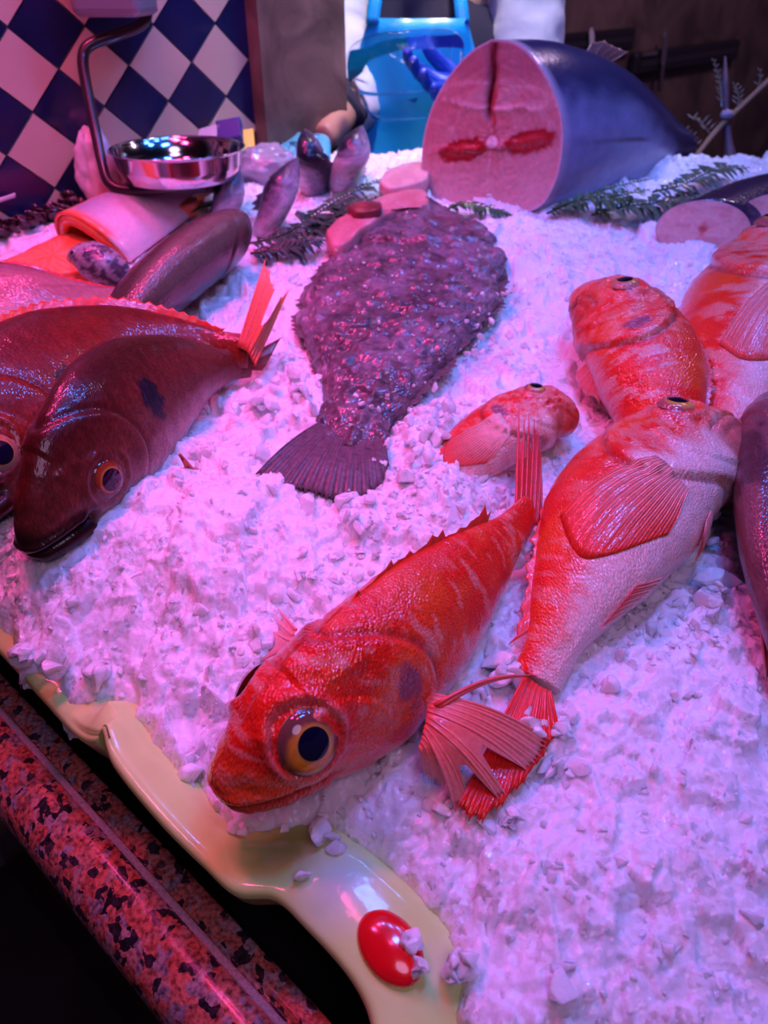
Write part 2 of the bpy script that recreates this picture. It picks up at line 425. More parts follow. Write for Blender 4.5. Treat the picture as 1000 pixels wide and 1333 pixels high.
base = mixc(base, (.75, .83, .70), np.clip(1.2 - dist2px(G, 440, 1150, -.004, .03), 0, 1) * .8)
tray = thing('display_tray', ro[150] - PN * .055, 'pale green glossy tray with scalloped rim along the front of the ice', 'tray')
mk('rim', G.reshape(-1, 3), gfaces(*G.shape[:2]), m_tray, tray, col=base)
m_red = plain('red_enamel', (.85, .006, .012), .18, coat=.8)
ax = nrm(P(535, 1268, 0) - P(480, 1198, 0)); ay = nrm(np.cross(PN, ax))
V, F = blob(P(508, 1233, -.0015), ax * .0235, ay * .0165, PN * .0075, 3, .02)
tag(mk('oval_boss', V, F, m_red, tray), 'glossy red oval on the rim')
# ================================================================ crushed ice
def icemat(name, sss=.55, trans=0., rough=.22, tint=(.90, .90, .95), facet=1.15):
    m, nt, b = newmat(name)
    tc = N_(nt, 'ShaderNodeTexCoord')
    b.inputs['Base Color'].default_value = (*tint, 1)
    b.inputs['Roughness'].default_value = rough; b.inputs['IOR'].default_value = 1.31
    b.inputs['Subsurface Weight'].default_value = sss; b.inputs['Subsurface Radius'].default_value = (1, .9, 1.); b.inputs['Subsurface Scale'].default_value = .005
    b.inputs['Transmission Weight'].default_value = trans
    b.inputs['Coat Weight'].default_value = .6; b.inputs['Coat Roughness'].default_value = .06
    n = N_(nt, 'ShaderNodeTexNoise'); n.inputs['Scale'].default_value = 170; n.inputs['Detail'].default_value = 4
    v = N_(nt, 'ShaderNodeTexVoronoi'); v.inputs['Scale'].default_value = 230
    nt.links.new(tc.outputs['Object'], n.inputs['Vector']); nt.links.new(tc.outputs['Object'], v.inputs['Vector'])
    b1 = N_(nt, 'ShaderNodeBump'); b1.inputs['Strength'].default_value = .3; b1.inputs['Distance'].default_value = .003
    b2 = N_(nt, 'ShaderNodeBump'); b2.inputs['Strength'].default_value = .22; b2.inputs['Distance'].default_value = .0016
    nt.links.new(n.outputs['Fac'], b1.inputs['Height']); nt.links.new(v.outputs['Distance'], b2.inputs['Height'])
    nt.links.new(b1.outputs['Normal'], b2.inputs['Normal'])
    # little crystal faces: every cell of a fine cell pattern leans its own way, in patches
    nm = N_(nt, 'ShaderNodeTexNoise'); nm.inputs['Scale'].default_value = 38; nm.inputs['Detail'].default_value = 3
    nt.links.new(tc.outputs['Object'], nm.inputs['Vector'])
    mk_ = N_(nt, 'ShaderNodeMapRange'); mk_.inputs[1].default_value = .42; mk_.inputs[2].default_value = .66; mk_.inputs[3].default_value = .10; mk_.inputs[4].default_value = facet
    nt.links.new(nm.outputs['Fac'], mk_.inputs[0])
    last = b2.outputs['Normal']
    for sc, k in ((300, 1.), (120, .6)):
        vv = N_(nt, 'ShaderNodeTexVoronoi'); vv.inputs['Scale'].default_value = sc; nt.links.new(tc.outputs['Object'], vv.inputs['Vector'])
        s1 = N_(nt, 'ShaderNodeVectorMath', operation='SUBTRACT'); s1.inputs[1].default_value = (.5, .5, .5); nt.links.new(vv.outputs['Color'], s1.inputs[0])
        km = N_(nt, 'ShaderNodeMath', operation='MULTIPLY'); km.inputs[1].default_value = k; nt.links.new(mk_.outputs[0], km.inputs[0])
        s2 = N_(nt, 'ShaderNodeVectorMath', operation='SCALE'); nt.links.new(s1.outputs[0], s2.inputs[0]); nt.links.new(km.outputs[0], s2.inputs['Scale'])
        ad = N_(nt, 'ShaderNodeVectorMath', operation='ADD'); nt.links.new(s2.outputs[0], ad.inputs[0]); nt.links.new(last, ad.inputs[1])
        no = N_(nt, 'ShaderNodeVectorMath', operation='NORMALIZE'); nt.links.new(ad.outputs[0], no.inputs[0]); last = no.outputs[0]
    nt.links.new(last, b.inputs['Normal']); nt.links.new(last, b.inputs['Coat Normal'])
    return m
m_ice = icemat('crushed_ice', .8)
m_clear = icemat('clear_ice', .9, .15, .15, (.98, .98, .98), .5)
m_lump = icemat('lump_ice', .9, 0., .25, (.97, .97, .98), .5)
EDGE_PX = [(-420, 420), (-150, 655), (-40, 770), (2, 812), (14, 858), (60, 868), (72, 912), (100, 914), (128, 900), (150, 912), (196, 962), (252, 1030), (300, 1076), (345, 1072), (362, 1058), (392, 1078), (424, 1088), (452, 1100), (520, 1158), (570, 1210), (594, 1262), (588, 1333), (604, 1500), (640, 1700)]
EDGE = np.array([P(u, v, -.006)[:2] for u, v in EDGE_PX])
POLY = np.vstack([EDGE, [[1.1, EDGE[-1][1]], [1.1, 1.46], [EDGE[0][0], 1.46]]])
def inpoly(x, y, poly):
    c = np.zeros(x.shape, bool); n = len(poly)
    for i in range(n):
        (x1, y1), (x2, y2) = poly[i], poly[i - 1]
        k = ((y1 > y) != (y2 > y)) & (x < (x2 - x1) * (y - y1) / (y2 - y1 + 1e-12) + x1)
        c ^= k
    return c
def wdist(x, y): return (x - WP[0]) * WN[0] + (y - WP[1]) * WN[1]
def edist(x, y):
    d = np.full(x.shape, 9.)
    for i in range(len(EDGE) - 1):
        a, b = EDGE[i], EDGE[i + 1]; ab = b - a
        t = np.clip(((x - a[0]) * ab[0] + (y - a[1]) * ab[1]) / (ab @ ab), 0, 1)
        d = np.minimum(d, np.hypot(x - a[0] - t * ab[0], y - a[1] - t * ab[1]))
    return np.where(inpoly(x, y, POLY), d, -d)
# heaps and hollows: pixel, radius in metres, height
HEAPS = [(130, 660, .09, .030), (270, 710, .10, .026), (50, 750, .07, .020), (170, 850, .06, -.008), (548, 590, .04, .020), (380, 520, .05, .010), (300, 380, .08, .0), (590, 690, .04, .012),
         (720, 640, .06, .0), (830, 420, .10, .0), (900, 900, .12, .010), (780, 1090, .13, .016), (940, 1120, .12, .0), (500, 1080, .06, .004), (660, 330, .08, .01), (900, 740, .05, .008), (300, 690, .10, .012), (670, 990, .05, -.006), (60, 960, .05, -.0), (760, 1260, .10, .004), (560, 655, .04, .020), (600, 648, .025, .012), (500, 690, .04, .008), (420, 440, .05, -.006), (690, 700, .03, -.012)]
HP = [(P(u, v, 0)[:2], r, h) for u, v, r, h in HEAPS]
def low(x, y):
    h = .010 * (fbm(x * 7, y * 7, 3.3, 5, 3) - .5) * 2
    for c, r, a in HP: h = h + a * np.exp(-((x - c[0]) ** 2 + (y - c[1]) ** 2) / (r * r))
    return h
def iceh(x, y):
    wx = x + .012 * (fbm(x * 70, y * 70, 0, 11, 3) - .5); wy = y + .012 * (fbm(x * 55, y * 55, 7, 12, 3) - .5)
    h = low(x, y)
    for cell, amp, tilt, dome, sd in ((.058, .015, .018, .001, 21), (.030, .011, .013, .0005, 31), (.0145, .0055, .0075, .0003, 41), (.0065, .0020, .0030, .0002, 51)):
        f1, f2, (r, gx, gy, dx, dy) = worley(wx, wy, cell, sd)
        m = ss(.25, .6, vn(x * .6 / cell, y * .6 / cell, 1.5, sd + 9)) * .75 + .25
        h = h + m * (amp * (r - .5) + tilt * (gx * dx + gy * dy) - dome * np.exp(-(f2 - f1) / .22))
    h = h + .0012 * (fbm(x * 300, y * 300, 0, 61, 2) - .5)
    d = edist(wx, wy) 
    h = h - (.022 * np.exp(-np.clip(d, 0, 1) / .006) + .022 * np.exp(-np.clip(d, 0, 1) / .035)) * (d < .2)
    return h, d
xs = np.unique(np.r_[np.arange(-.95, -.42, .0042), np.arange(-.42, .46, .00165), np.arange(.46, 1.05, .0046)])
ys = np.unique(np.r_[np.arange(-.12, .10, .004), np.arange(.10, .74, .00165), np.arange(.74, 1.44, .0033)])
X, Y = np.meshgrid(xs, ys)
Hh, Dd = iceh(X, Y)
V = np.stack([X, Y, Z0 + SL * Y + Hh], -1).reshape(-1, 3)
keep = (Dd > -.0015) & (wdist(X, Y) > .02)
n, m = X.shape
kf = keep[:-1, :-1] & keep[1:, :-1] & keep[:-1, 1:] & keep[1:, 1:]
I = (np.arange(n)[:, None] * m + np.arange(m)[None])
F = np.stack([I[:-1, :-1], I[:-1, 1:], I[1:, 1:], I[1:, :-1]], -1)[kf]
used = np.unique(F); remap = np.zeros(n * m, np.int64); remap[used] = np.arange(len(used))
ice = mk('crushed_ice', V[used], remap[F].tolist(), m_ice)
tag(ice, 'bed of white crushed ice under the fish', 'ice', kind='stuff')
# loose lumps on top of the bed
IV = []
g = (1 + 5 ** .5) / 2
ICO = nrm(A(-1, g, 0, 1, g, 0, -1, -g, 0, 1, -g, 0, 0, -1, g, 0, 1, g, 0, -1, -g, 0, 1, -g, g, 0, -1, g, 0, 1, -g, 0, -1, -g, 0, 1).reshape(-1, 3))
ICF = [(0, 11, 5), (0, 5, 1), (0, 1, 7), (0, 7, 10), (0, 10, 11), (1, 5, 9), (5, 11, 4), (11, 10, 2), (10, 7, 6), (7, 1, 8), (3, 9, 4), (3, 4, 2), (3, 2, 6), (3, 6, 8), (3, 8, 9), (4, 9, 5), (2, 4, 11), (6, 2, 10), (8, 6, 7), (9, 8, 1)]
def subdiv(V, F):
    V = [tuple(v) for v in V]; mid = {}; out = []
    def m_(a, b):
        k = (min(a, b), max(a, b))
        if k not in mid: mid[k] = len(V); V.append(tuple(nrm((A(*V[a]) + A(*V[b])) / 2)))
        return mid[k]
    for a, b, c in F:
        d, e, f = m_(a, b), m_(b, c), m_(c, a); out += [(a, d, f), (d, b, e), (f, e, c), (d, e, f)]
    return np.array(V), out
V1, F1 = subdiv(ICO, ICF); V2, F2 = subdiv(V1, F1)
def lump(c, s):
    """a chip of ice: a ball cut by a handful of planes"""
    v = (V2 if s > .0045 else V1).copy()
    for n in nrm(RNG.normal(size=(9, 3))):
        k = v @ n; v = v - np.maximum(0, k - RNG.uniform(.28, .66))[:, None] * n
    v = v * RNG.uniform(.6, 1.25, 3)
    R = np.linalg.qr(RNG.normal(size=(3, 3)))[0]
    return (v @ R * s * 1.2 + c), (F2 if s > .0045 else F1)
lm, lc = MB(), MB()
NC = 16000
cy_ = np.where(RNG.random(NC) < .4, RNG.uniform(.12, 1.4, NC), RNG.uniform(.12, .75, NC)); cx_ = RNG.uniform(-.52, .52, NC) * (.6 + cy_ * .75)
ok = RNG.random(NC) < .15 + 1.2 * ss(.45, .7, vn(cx_ * 9, cy_ * 9, .5, 77))
ch_, cd_ = iceh(cx_, cy_); ok &= (cd_ > .002) & (wdist(cx_, cy_) > .04)
for x, y, h in list(zip(cx_[ok], cy_[ok], ch_[ok]))[:4000]:
    s = RNG.choice([.0022, .0034, .005, .0075, .011], p=[.42, .34, .17, .06, .01])
    (lm if RNG.random() < .7 else lc).add(*lump(A(x, y, plz(x, y) + h + s * RNG.uniform(-.45, .25)), s))
# lumps that lie over fish tails and against their flanks: pixel, height, size, count, spread
for u, v, h, s, cnt, sp in [(692, 945, .022, .010, 4, 12), (664, 1058, .010, .008, 5, 14), (720, 1000, .006, .008, 6, 16), (735, 940, .010, .009, 4, 14), (590, 1070, .004, .009, 6, 26), (655, 870, .010, .011, 5, 14), (630, 900, .008, .008, 5, 16), (770, 890, .006, .008, 6, 26),
                            (560, 575, .024, .009, 5, 24), (548, 620, .022, .008, 6, 26), (590, 640, .022, .007, 6, 24), (580, 545, .020, .007, 5, 20), (630, 655, .018, .006, 6, 20),
                            (400, 510, .012, .010, 8, 22), (375, 490, .010, .008, 6, 20), (500, 480, .014, .006, 8, 40), (600, 400, .030, .003, 20, 40), (632, 450, .014, .006, 14, 30), (560, 530, .016, .006, 8, 24), (645, 380, .014, .006, 14, 22), (640, 330, .012, .006, 10, 20), (480, 590, .012, .007, 6, 24), (510, 340, .030, .0026, 40, 60), (530, 430, .031, .0028, 46, 60), (475, 510, .027, .003, 30, 36), (440, 640, .006, .012, 5, 34), (350, 640, .004, .01, 5, 26),
                            (270, 610, .022, .009, 8, 34), (160, 655, .020, .010, 9, 36), (330, 530, .014, .009, 7, 24), (240, 640, .020, .008, 6, 30), (880, 700, .020, .012, 8, 30), (840, 740, .014, .011, 6, 26), (905, 640, .022, .010, 6, 22), (930, 760, .014, .012, 8, 26), (920, 690, .016, .01, 8, 22), (690, 720, .012, .010, 7, 16), (700, 780, .012, .010, 6, 14),
                            (393, 1142, -.001, .008, 2, 4), (545, 1262, .006, .007, 4, 7), (535, 1225, .006, .006, 5, 9), (590, 1255, .004, .008, 6, 12), (320, 1074, -.008, .007, 5, 18), (430, 1084, -.004, .007, 5, 14), (118, 880, -.006, .012, 3, 8), (70, 862, .002, .012, 4, 16), (25, 846, .002, .010, 4, 14)]:
    for _ in range(cnt):
        q = P(u + RNG.normal() * sp * .6, v + RNG.normal() * sp * .6, h + RNG.normal() * .003)
        (lm if RNG.random() < .55 else lc).add(*lump(q, s * RNG.uniform(.55, 1.15)))
tag(lm.build('ice_lumps', m_lump, None, False), 'loose white lumps of ice scattered over the ice bed', 'ice', kind='stuff')
tag(lc.build('clear_ice_lumps', m_clear, None, False), 'loose clear melting lumps of ice scattered over the ice bed', 'ice', kind='stuff')
# ================================================================ fish
class Fish:
    """a body swept along a curved spine; s runs snout to tail base, the angle t from the back (0) round to the belly (pi)"""
    def __init__(f, name, ctrl, prof, label, cat='fish', group=None, pts=None, dors=None, ns=170, na=88, pinch=.12, spow=1.25):
        f.name = name
        if pts is None: pts = [P(u, v, h) for u, v, h, _ in ctrl]
        pts = np.array(pts); f.n = ns
        roll = np.array([c[3] for c in ctrl], float) if ctrl is not None else np.zeros(len(pts))
        Q = crom(np.hstack([pts, roll[:, None]]), 400)
        f.C = Q[:, :3]
        f.L = np.linalg.norm(np.diff(f.C, axis=0), axis=1).sum()
        f.T = nrm(np.gradient(f.C, axis=0))
        N0 = nrm(np.broadcast_to(PN, f.C.shape) - f.T * (f.T @ PN)[:, None]) if dors is None else nrm(np.asarray(dors) - f.T * (f.T @ np.asarray(dors))[:, None])
        B0 = np.cross(N0, f.T)
        r = np.radians(Q[:, 3])[:, None]
        f.Dn = N0 * np.cos(r) + B0 * np.sin(r)
        f.B = np.cross(f.Dn, f.T)
        f.prof = prof; f.pinch = pinch; f.spow = spow; f.na = na
        f.disp = []
        f.root = thing(name, f.C[200] - PN * .03, label, cat, group)
    def at(f, s):
        x = np.clip(s, 0, 1) * 399
        g = lambda M: np.stack([np.interp(x, np.arange(400), M[:, i]) for i in range(3)], -1)
        return g(f.C), g(f.B), g(f.Dn), g(f.T)
    def pr(f, k, s): return pchip(f.prof[0], f.prof[k], s)
    def xy(f, s, t):
        c, si = np.cos(t), np.sin(t)
        top, bot, wid = f.pr(1, s), f.pr(2, s), f.pr(3, s)
        y = np.where(c > 0, top, bot) * c
        x = wid * si * (1 - f.pinch * np.clip(c, 0, 1) ** 2)
        nx, ny = si / wid, c / np.where(c > 0, top, bot)
        l = np.hypot(nx, ny) + 1e-9; nx, ny = nx / l, ny / l
        d = 0
        for fn in f.disp: d = d + fn(s, y, x)
        return x + nx * d, y + ny * d
    def pos(f, s, t, lift=0.):
        s, t = np.broadcast_arrays(np.asarray(s, float), np.asarray(t, float))
        x, y = f.xy(s, t); C, B, Dn, T = f.at(s)
        return C + B * ((x * (1 + lift)) * f.L)[..., None] + Dn * ((y * (1 + lift)) * f.L)[..., None]
    def body(f, mat, colfn, name='body'):
        u = np.linspace(0, 1, f.n); s = u ** f.spow
        t = np.linspace(0, 2 * PI, f.na, endpoint=False)
        Sg, Tg = np.meshgrid(s, t, indexing='ij')
        G = f.pos(Sg, Tg)
        x, y = f.xy(Sg, Tg)
        side = np.where(x >= 0, 1., -1.)
        V, F = capped(G)
        col = colfn(Sg, y, side); col = np.vstack([col.reshape(-1, 3), col[0].mean(0)[None], col[-1].mean(0)[None]])
        arc = np.minimum(Tg, 2 * PI - Tg) * ((f.pr(1, Sg) + f.pr(2, Sg)) * .5) * f.L
        fp = np.stack([Sg * f.L, arc, side * .37], -1).reshape(-1, 3); fp = np.vstack([fp, fp[:1], fp[-1:]])
        f.mesh = mk(name, V, F, mat, f.root, True, col, fp)
        return f.mesh
    def tof(f, s, y, side=1):
        c = y / f.pr(1, A(s))[0] if y > 0 else y / f.pr(2, A(s))[0]
        t = math.acos(max(-1, min(1, c))); return t if side > 0 else 2 * PI - t
    def eye(f, s, y, side, r, iris, outer, pupil=.45, dome=.55, sink=.15, shift=(0, 0), lens=True):
        t = f.tof(s, y, side)
        e = 1e-3
        p = f.pos(A(s), A(t))[0]
        du = f.pos(A(s + .01), A(t))[0] - f.pos(A(s - .01), A(t))[0]; dv = f.pos(A(s), A(t + .05))[0] - f.pos(A(s), A(t - .05))[0]
        n = nrm(np.cross(dv, du));
        if n @ (p - f.at(A(s))[0][0]) < 0: n = -n
        a = nrm(du - n * (du @ n)); b = np.cross(n, a)
        def dome_(c, R, hgt, cf, nr=20, nt_=40, cap=1.):
            rho = np.linspace(0, 1, nr); th = np.linspace(0, 2 * PI, nt_, endpoint=False)
            z = np.sqrt(np.clip(1 - (rho * cap) ** 2 * .96, 0, 1)) - .2
            G = c + R * (rho[:, None, None] * (a * np.cos(th)[None, :, None] + b * np.sin(th)[None, :, None])) + n * (hgt * z)[:, None, None]
            cc = cf(rho[:, None] + 0 * th[None], th[None] + 0 * rho[:, None])
            bk = c + n * hgt * (z[-1] - .25)
            V = np.vstack([G.reshape(-1, 3), bk[None]]); F = gfaces(nr, nt_, True)
            F += [((nr - 1) * nt_ + (j + 1) % nt_, (nr - 1) * nt_ + j, nr * nt_) for j in range(nt_)]
            return V, F, np.vstack([cc.reshape(-1, 3), A(0, 0, 0)[None]])
        iris, outer = np.asarray(iris, float), np.asarray(outer, float)
        def cf(rho, th):
            g = fbm(np.cos(th) * 3 + 5, np.sin(th) * 3 + 5, rho * 6, 3)
            c = iris * (.7 + .6 * g)[..., None]
            c = mixc(c, outer, ss(.55, .85, rho + (g - .5) * .3 - .2 * np.sin(th + f.eyerot)))
            return mixc(c, (.6, .3, .06), ss(.07, .02, np.abs(rho - pupil - .03)) * .8)
        R = r * f.L
        V, F, C = dome_(p - n * R * sink, R, R * dome, cf)
        ey = mk('eye', V, F, m_eye, f.root, True, C)
        off = (a * shift[0] + b * shift[1]) * R
        V, F, C = dome_(p + off - n * R * (sink - .025), R * pupil, R * dome, lambda rho, th: np.stack([0 * rho + .004, 0 * rho + .004, 0 * rho + .022], -1), cap=pupil)
        mk('pupil', V, F, m_pupil, ey, True, C)
        return ey
    eyerot = 0.
    def ridge_fin(f, name, s0, s1, hgt, mat, c0, c1, t=0., n=22, lean=.4, jag=.4, th=.0012, sideways=0., hfn=None):
        """fin of rays standing on the back (t=0) or belly (t=pi)"""
        s = np.linspace(s0, s1, n * 4 + 1)
        base = f.pos(s, np.full(len(s), t), -.04)
        C, B, Dn, T = f.at(s)
        d = nrm((Dn if abs(t) < 1.5 else -Dn) + T * lean + B * sideways)
        ph = (np.arange(len(s)) % 4) / 4.
        w = (hfn((s - s0) / (s1 - s0)) if hfn else np.sin(PI * np.clip((s - s0) / (s1 - s0), .04, .96)) ** .5)
        h = hgt * w * (1 - jag * ph ** .8)
        k = np.linspace(0, 1, 8)
        G = base[:, None] + d[:, None] * (h[:, None] * k[None])[..., None]
        ray = np.where(np.arange(len(s)) % 4 == 0, 1.0, .45)
        V, F = shell(G, th * ray[:, None] * (1.1 - k[None] * .8))
        c = A(*c0) * (1 - k)[None, :, None] + A(*c1) * k[None, :, None]
        c = c * np.where(np.arange(len(s)) % 4 == 0, 1.15, .9)[:, None, None]
        c = np.concatenate([c.reshape(-1, 3)] * 2)
        return mk(name, V, F, mat, f.root, True, c)
def fan(name, root, base, tips, mat, c0, c1, sag=0., memb=.9, sub=5, nk=14, th=.0011, sagv=None, spread=1.0, rays=None, taper=.25, mult=1, raycol=None):
    """fin fan: one ray per tip; memb = how far the skin reaches between rays (number or one per gap)"""
    nr_ = len(tips)
    base = crom(base, nr_) if len(base) != nr_ else np.asarray(base, float)
    tips = np.asarray(tips, float)
    sagv = PN if sagv is None else np.asarray(sagv, float)
    mb = np.full(nr_ - 1, memb, float) if np.isscalar(memb) else np.asarray(memb, float)
    k = np.linspace(0, 1, nk)
    R = base[:, None] * (1 - k)[None, :, None] + tips[:, None] * k[None, :, None] + sagv * (np.sin(PI * k) * sag)[None, :, None]
    if rays is not None: R = rays
    if mult > 1:
        R2, m2, w2 = [], [], []
        for i in range(nr_ - 1):
            tight = mb[i] > .88
            q = mult if tight else 1
            for j in range(q):
                e = 1 - .035 * (j % 2) - .02 * RNG.random() if j else 1.
                row = R[i] * (1 - j / q) + R[i + 1] * (j / q); R2.append(row[0] + (row - row[0]) * e); m2.append(mb[i]); w2.append(1. if j == 0 else .6)
        R2.append(R[-1]); w2.append(1.); R = np.array(R2); mb = np.array(m2); nr_ = len(R); rw = np.array(w2)
        tips = R[:, -1]; base = R[:, 0]
    else: rw = np.ones(nr_)
    M = MB()
    c0, c1 = A(*c0), A(*c1)
    for i in range(nr_):
        ln = np.linalg.norm(tips[i] - base[i])
        V, F = tube(R[i], np.array([th * 1.1, th * 1.0, th * .75, th * taper]) * rw[i], nk, 7, False)
        kk = np.r_[np.repeat(k, 7), 0, 1]
        cc = c0[None] * (1 - kk)[:, None] + c1[None] * kk[:, None]
        cc = cc * 1.1
        if raycol is not None: cc = cc * .55 + A(*raycol) * .45 * (.6 + .8 * (i % 2)) * (1 - .5 * kk[:, None])
        M.add(V, F, cc)
    for i in range(nr_ - 1):
        f = np.linspace(0, 1, sub + 2)
        q = k[None, :] * (mb[i] + (1 - mb[i]) * (np.abs(f - .5) * 2) ** 2 * .9)[:, None]
        G = np.zeros((len(f), nk, 3))
        for a in range(len(f)):
            for c in range(3):
                G[a, :, c] = np.interp(q[a], k, R[i, :, c]) * (1 - f[a]) + np.interp(q[a], k, R[i + 1, :, c]) * f[a]
        V, F = shell(G, th * .45)
        cc = c0 * (1 - q)[..., None] + c1 * q[..., None]
        stripe = .92 + .12 * np.abs(np.sin(f * PI * 2.0))[:, None, None]
        cc = cc * stripe
        M.add(V, F, np.concatenate([cc.reshape(-1, 3)] * 2))
    return M.build(name, mat, root)

def hugfan(f, name, base, tips, n, mat, c0, c1, l0=.02, l1=.05, memb=1., th=.0008, nk=14, sub=3, taper=.25):
    """a fin folded flat against the flank: rays run over the body surface, base and tips given as (s, t/pi)"""
    b, t = crom(np.array([(*q, 0) for q in base], float), n), crom(np.array([(*q, 0) for q in tips], float), n)
    k = np.linspace(0, 1, nk)
    R = []
    for i in range(n):
        ss_ = b[i, 0] + (t[i, 0] - b[i, 0]) * k; tt = (b[i, 1] + (t[i, 1] - b[i, 1]) * k) * PI
        lf = l0 + (l1 - l0) * k
        x, y = f.xy(ss_, tt); C, B, Dn, T = f.at(ss_); nn = nrm(B * np.sin(tt)[:, None] + Dn * np.cos(tt)[:, None])
        R.append(C + B * (x * f.L)[:, None] + Dn * (y * f.L)[:, None] + nn * (lf * f.L * .1)[:, None])
    return fan(name, f.root, [r[0] for r in R], [r[-1] for r in R], mat, c0, c1, memb=memb, sub=sub, nk=nk, th=th, rays=np.array(R), taper=taper, raycol=(.92, .62, .56))

m_eye = skinmat('eye_iris', 200, 0, .08, 1., .15, 900, fish=False, crough=.02)
m_pupil = skinmat('eye_pupil', 200, 0, .03, 1., 0, 100, fish=False, crough=.02)
m_pupil.node_tree.nodes['Principled BSDF'].inputs['Normal'].links and m_pupil.node_tree.links.remove(m_pupil.node_tree.nodes['Principled BSDF'].inputs['Normal'].links[0])
m_eye.node_tree.links.remove(m_eye.node_tree.nodes['Principled BSDF'].inputs['Coat Normal'].links[0])
m_pupil.node_tree.links.remove(m_pupil.node_tree.nodes['Principled BSDF'].inputs['Coat Normal'].links[0])
m_rock = skinmat('rockfish_skin', 420, .55, .32, 1., .34, 700, .0, crough=.045, bump2=.16)
m_fin = skinmat('fin_skin', 500, .1, .28, .7, .12, 300, .0, fish=False, crough=.06)
m_snap = skinmat('snapper_skin', 330, .16, .36, .5, .38, 420, bump2=.03)
m_flat = skinmat('flatfish_skin', 190, .8, .28, .8, .35, 160, crough=.08)
m_sleek = skinmat('silver_skin', 300, .3, .3, .7, .22, 260, bump2=.10)
m_flesh = skinmat('raw_flesh', 120, .15, .3, .45, .10, 180, .15, fish=False, crough=.15)

def bump_(s0, y0, rs, ry, h, p=2.): return lambda s, y, x: h * np.exp(-(((s - s0) / rs) ** 2 + ((y - y0) / ry) ** 2) ** (p / 2))
def ring_(s0, y0, r, w, h): return lambda s, y, x: h * np.exp(-((np.hypot(s - s0, y - y0) - r) / w) ** 2)
def groove_(pts, w, h, smax=None):
    pts = np.asarray(pts, float)
    def fn(s, y, x):
        yy = np.interp(s, pts[:, 0], pts[:, 1]); on = ss(pts[-1, 0] + .02, pts[-1, 0] - .01, s) * ss(pts[0, 0] - .02, pts[0, 0], s)
        return h * np.exp(-((y - yy) / w) ** 2) * on
    return fn
def gill_(s0, y0, a, b, h, w=.05):
    def fn(s, y, x):
        r = np.hypot((s - s0) / a, (y - y0) / b)
        return np.where(s > s0, h * ss(1 - .5, .97, r) * ss(1.0 + w, 1.0, r) - h * .5 * np.exp(-((r - 1.0 - w * 1.2) / (w * .9)) ** 2), 0)
    return fn
ROCK = (np.array([0, .012, .04, .09, .16, .25, .36, .5, .65, .8, .92, 1]),
        np.array([.016, .036, .060, .094, .130, .154, .168, .165, .140, .098, .062, .056]),
        np.array([.022, .048, .072, .098, .122, .140, .150, .148, .122, .082, .054, .050]),
        np.array([.018, .042, .064, .086, .102, .110, .112, .104, .082, .052, .030, .022]))
RK = dict(red=(.86, .022, .008), orange=(.93, .085, .016), pale=(.84, .36, .28), belly=(.88, .64, .58), jaw=(.66, .06, .035))
def rock_feat(f, er=.058, es=.168, ey=.052, lip=.45):
    f.es, f.ey, f.er = es, ey, er
    f.disp = [bump_(es, ey, er * 1.3, er * 1.25, .010, 4), ring_(es, ey, er * 1.14, .010, .010), ring_(es, ey, er * .96, .007, -.008),
              gill_(.20, -.005, .235, .165, .010), gill_(.19, -.03, .135, .115, .005, .04),
              groove_([(0, -.002), (.06, -.016), (.12, -.032), (.17, -.050), (.20, -.066)], .0045, -.013), groove_([(0, .012), (.06, -.001), (.12, -.017), (.17, -.034)], .010, .007 * lip),
              groove_([(0, -.020), (.06, -.036), (.12, -.054), (.17, -.076)], .013, .010 * lip), groove_([(.02, -.044), (.10, -.068), (.19, -.096)], .006, -.005),
              bump_(.045, .03, .014, .012, -.004), bump_(.09, .085, .05, .012, .006), bump_(.28, .11, .06, .010, .005),
              lambda s, y, x: .0035 * (fbm(s * 34, y * 34, np.sign(x) * 3, 91, 3) - .5) * 2 * ss(.42, .30, s),
              lambda s, y, x: .0016 * (fbm(s * 60, y * 90, np.sign(x) * 3, 95, 2) - .5) * 2]
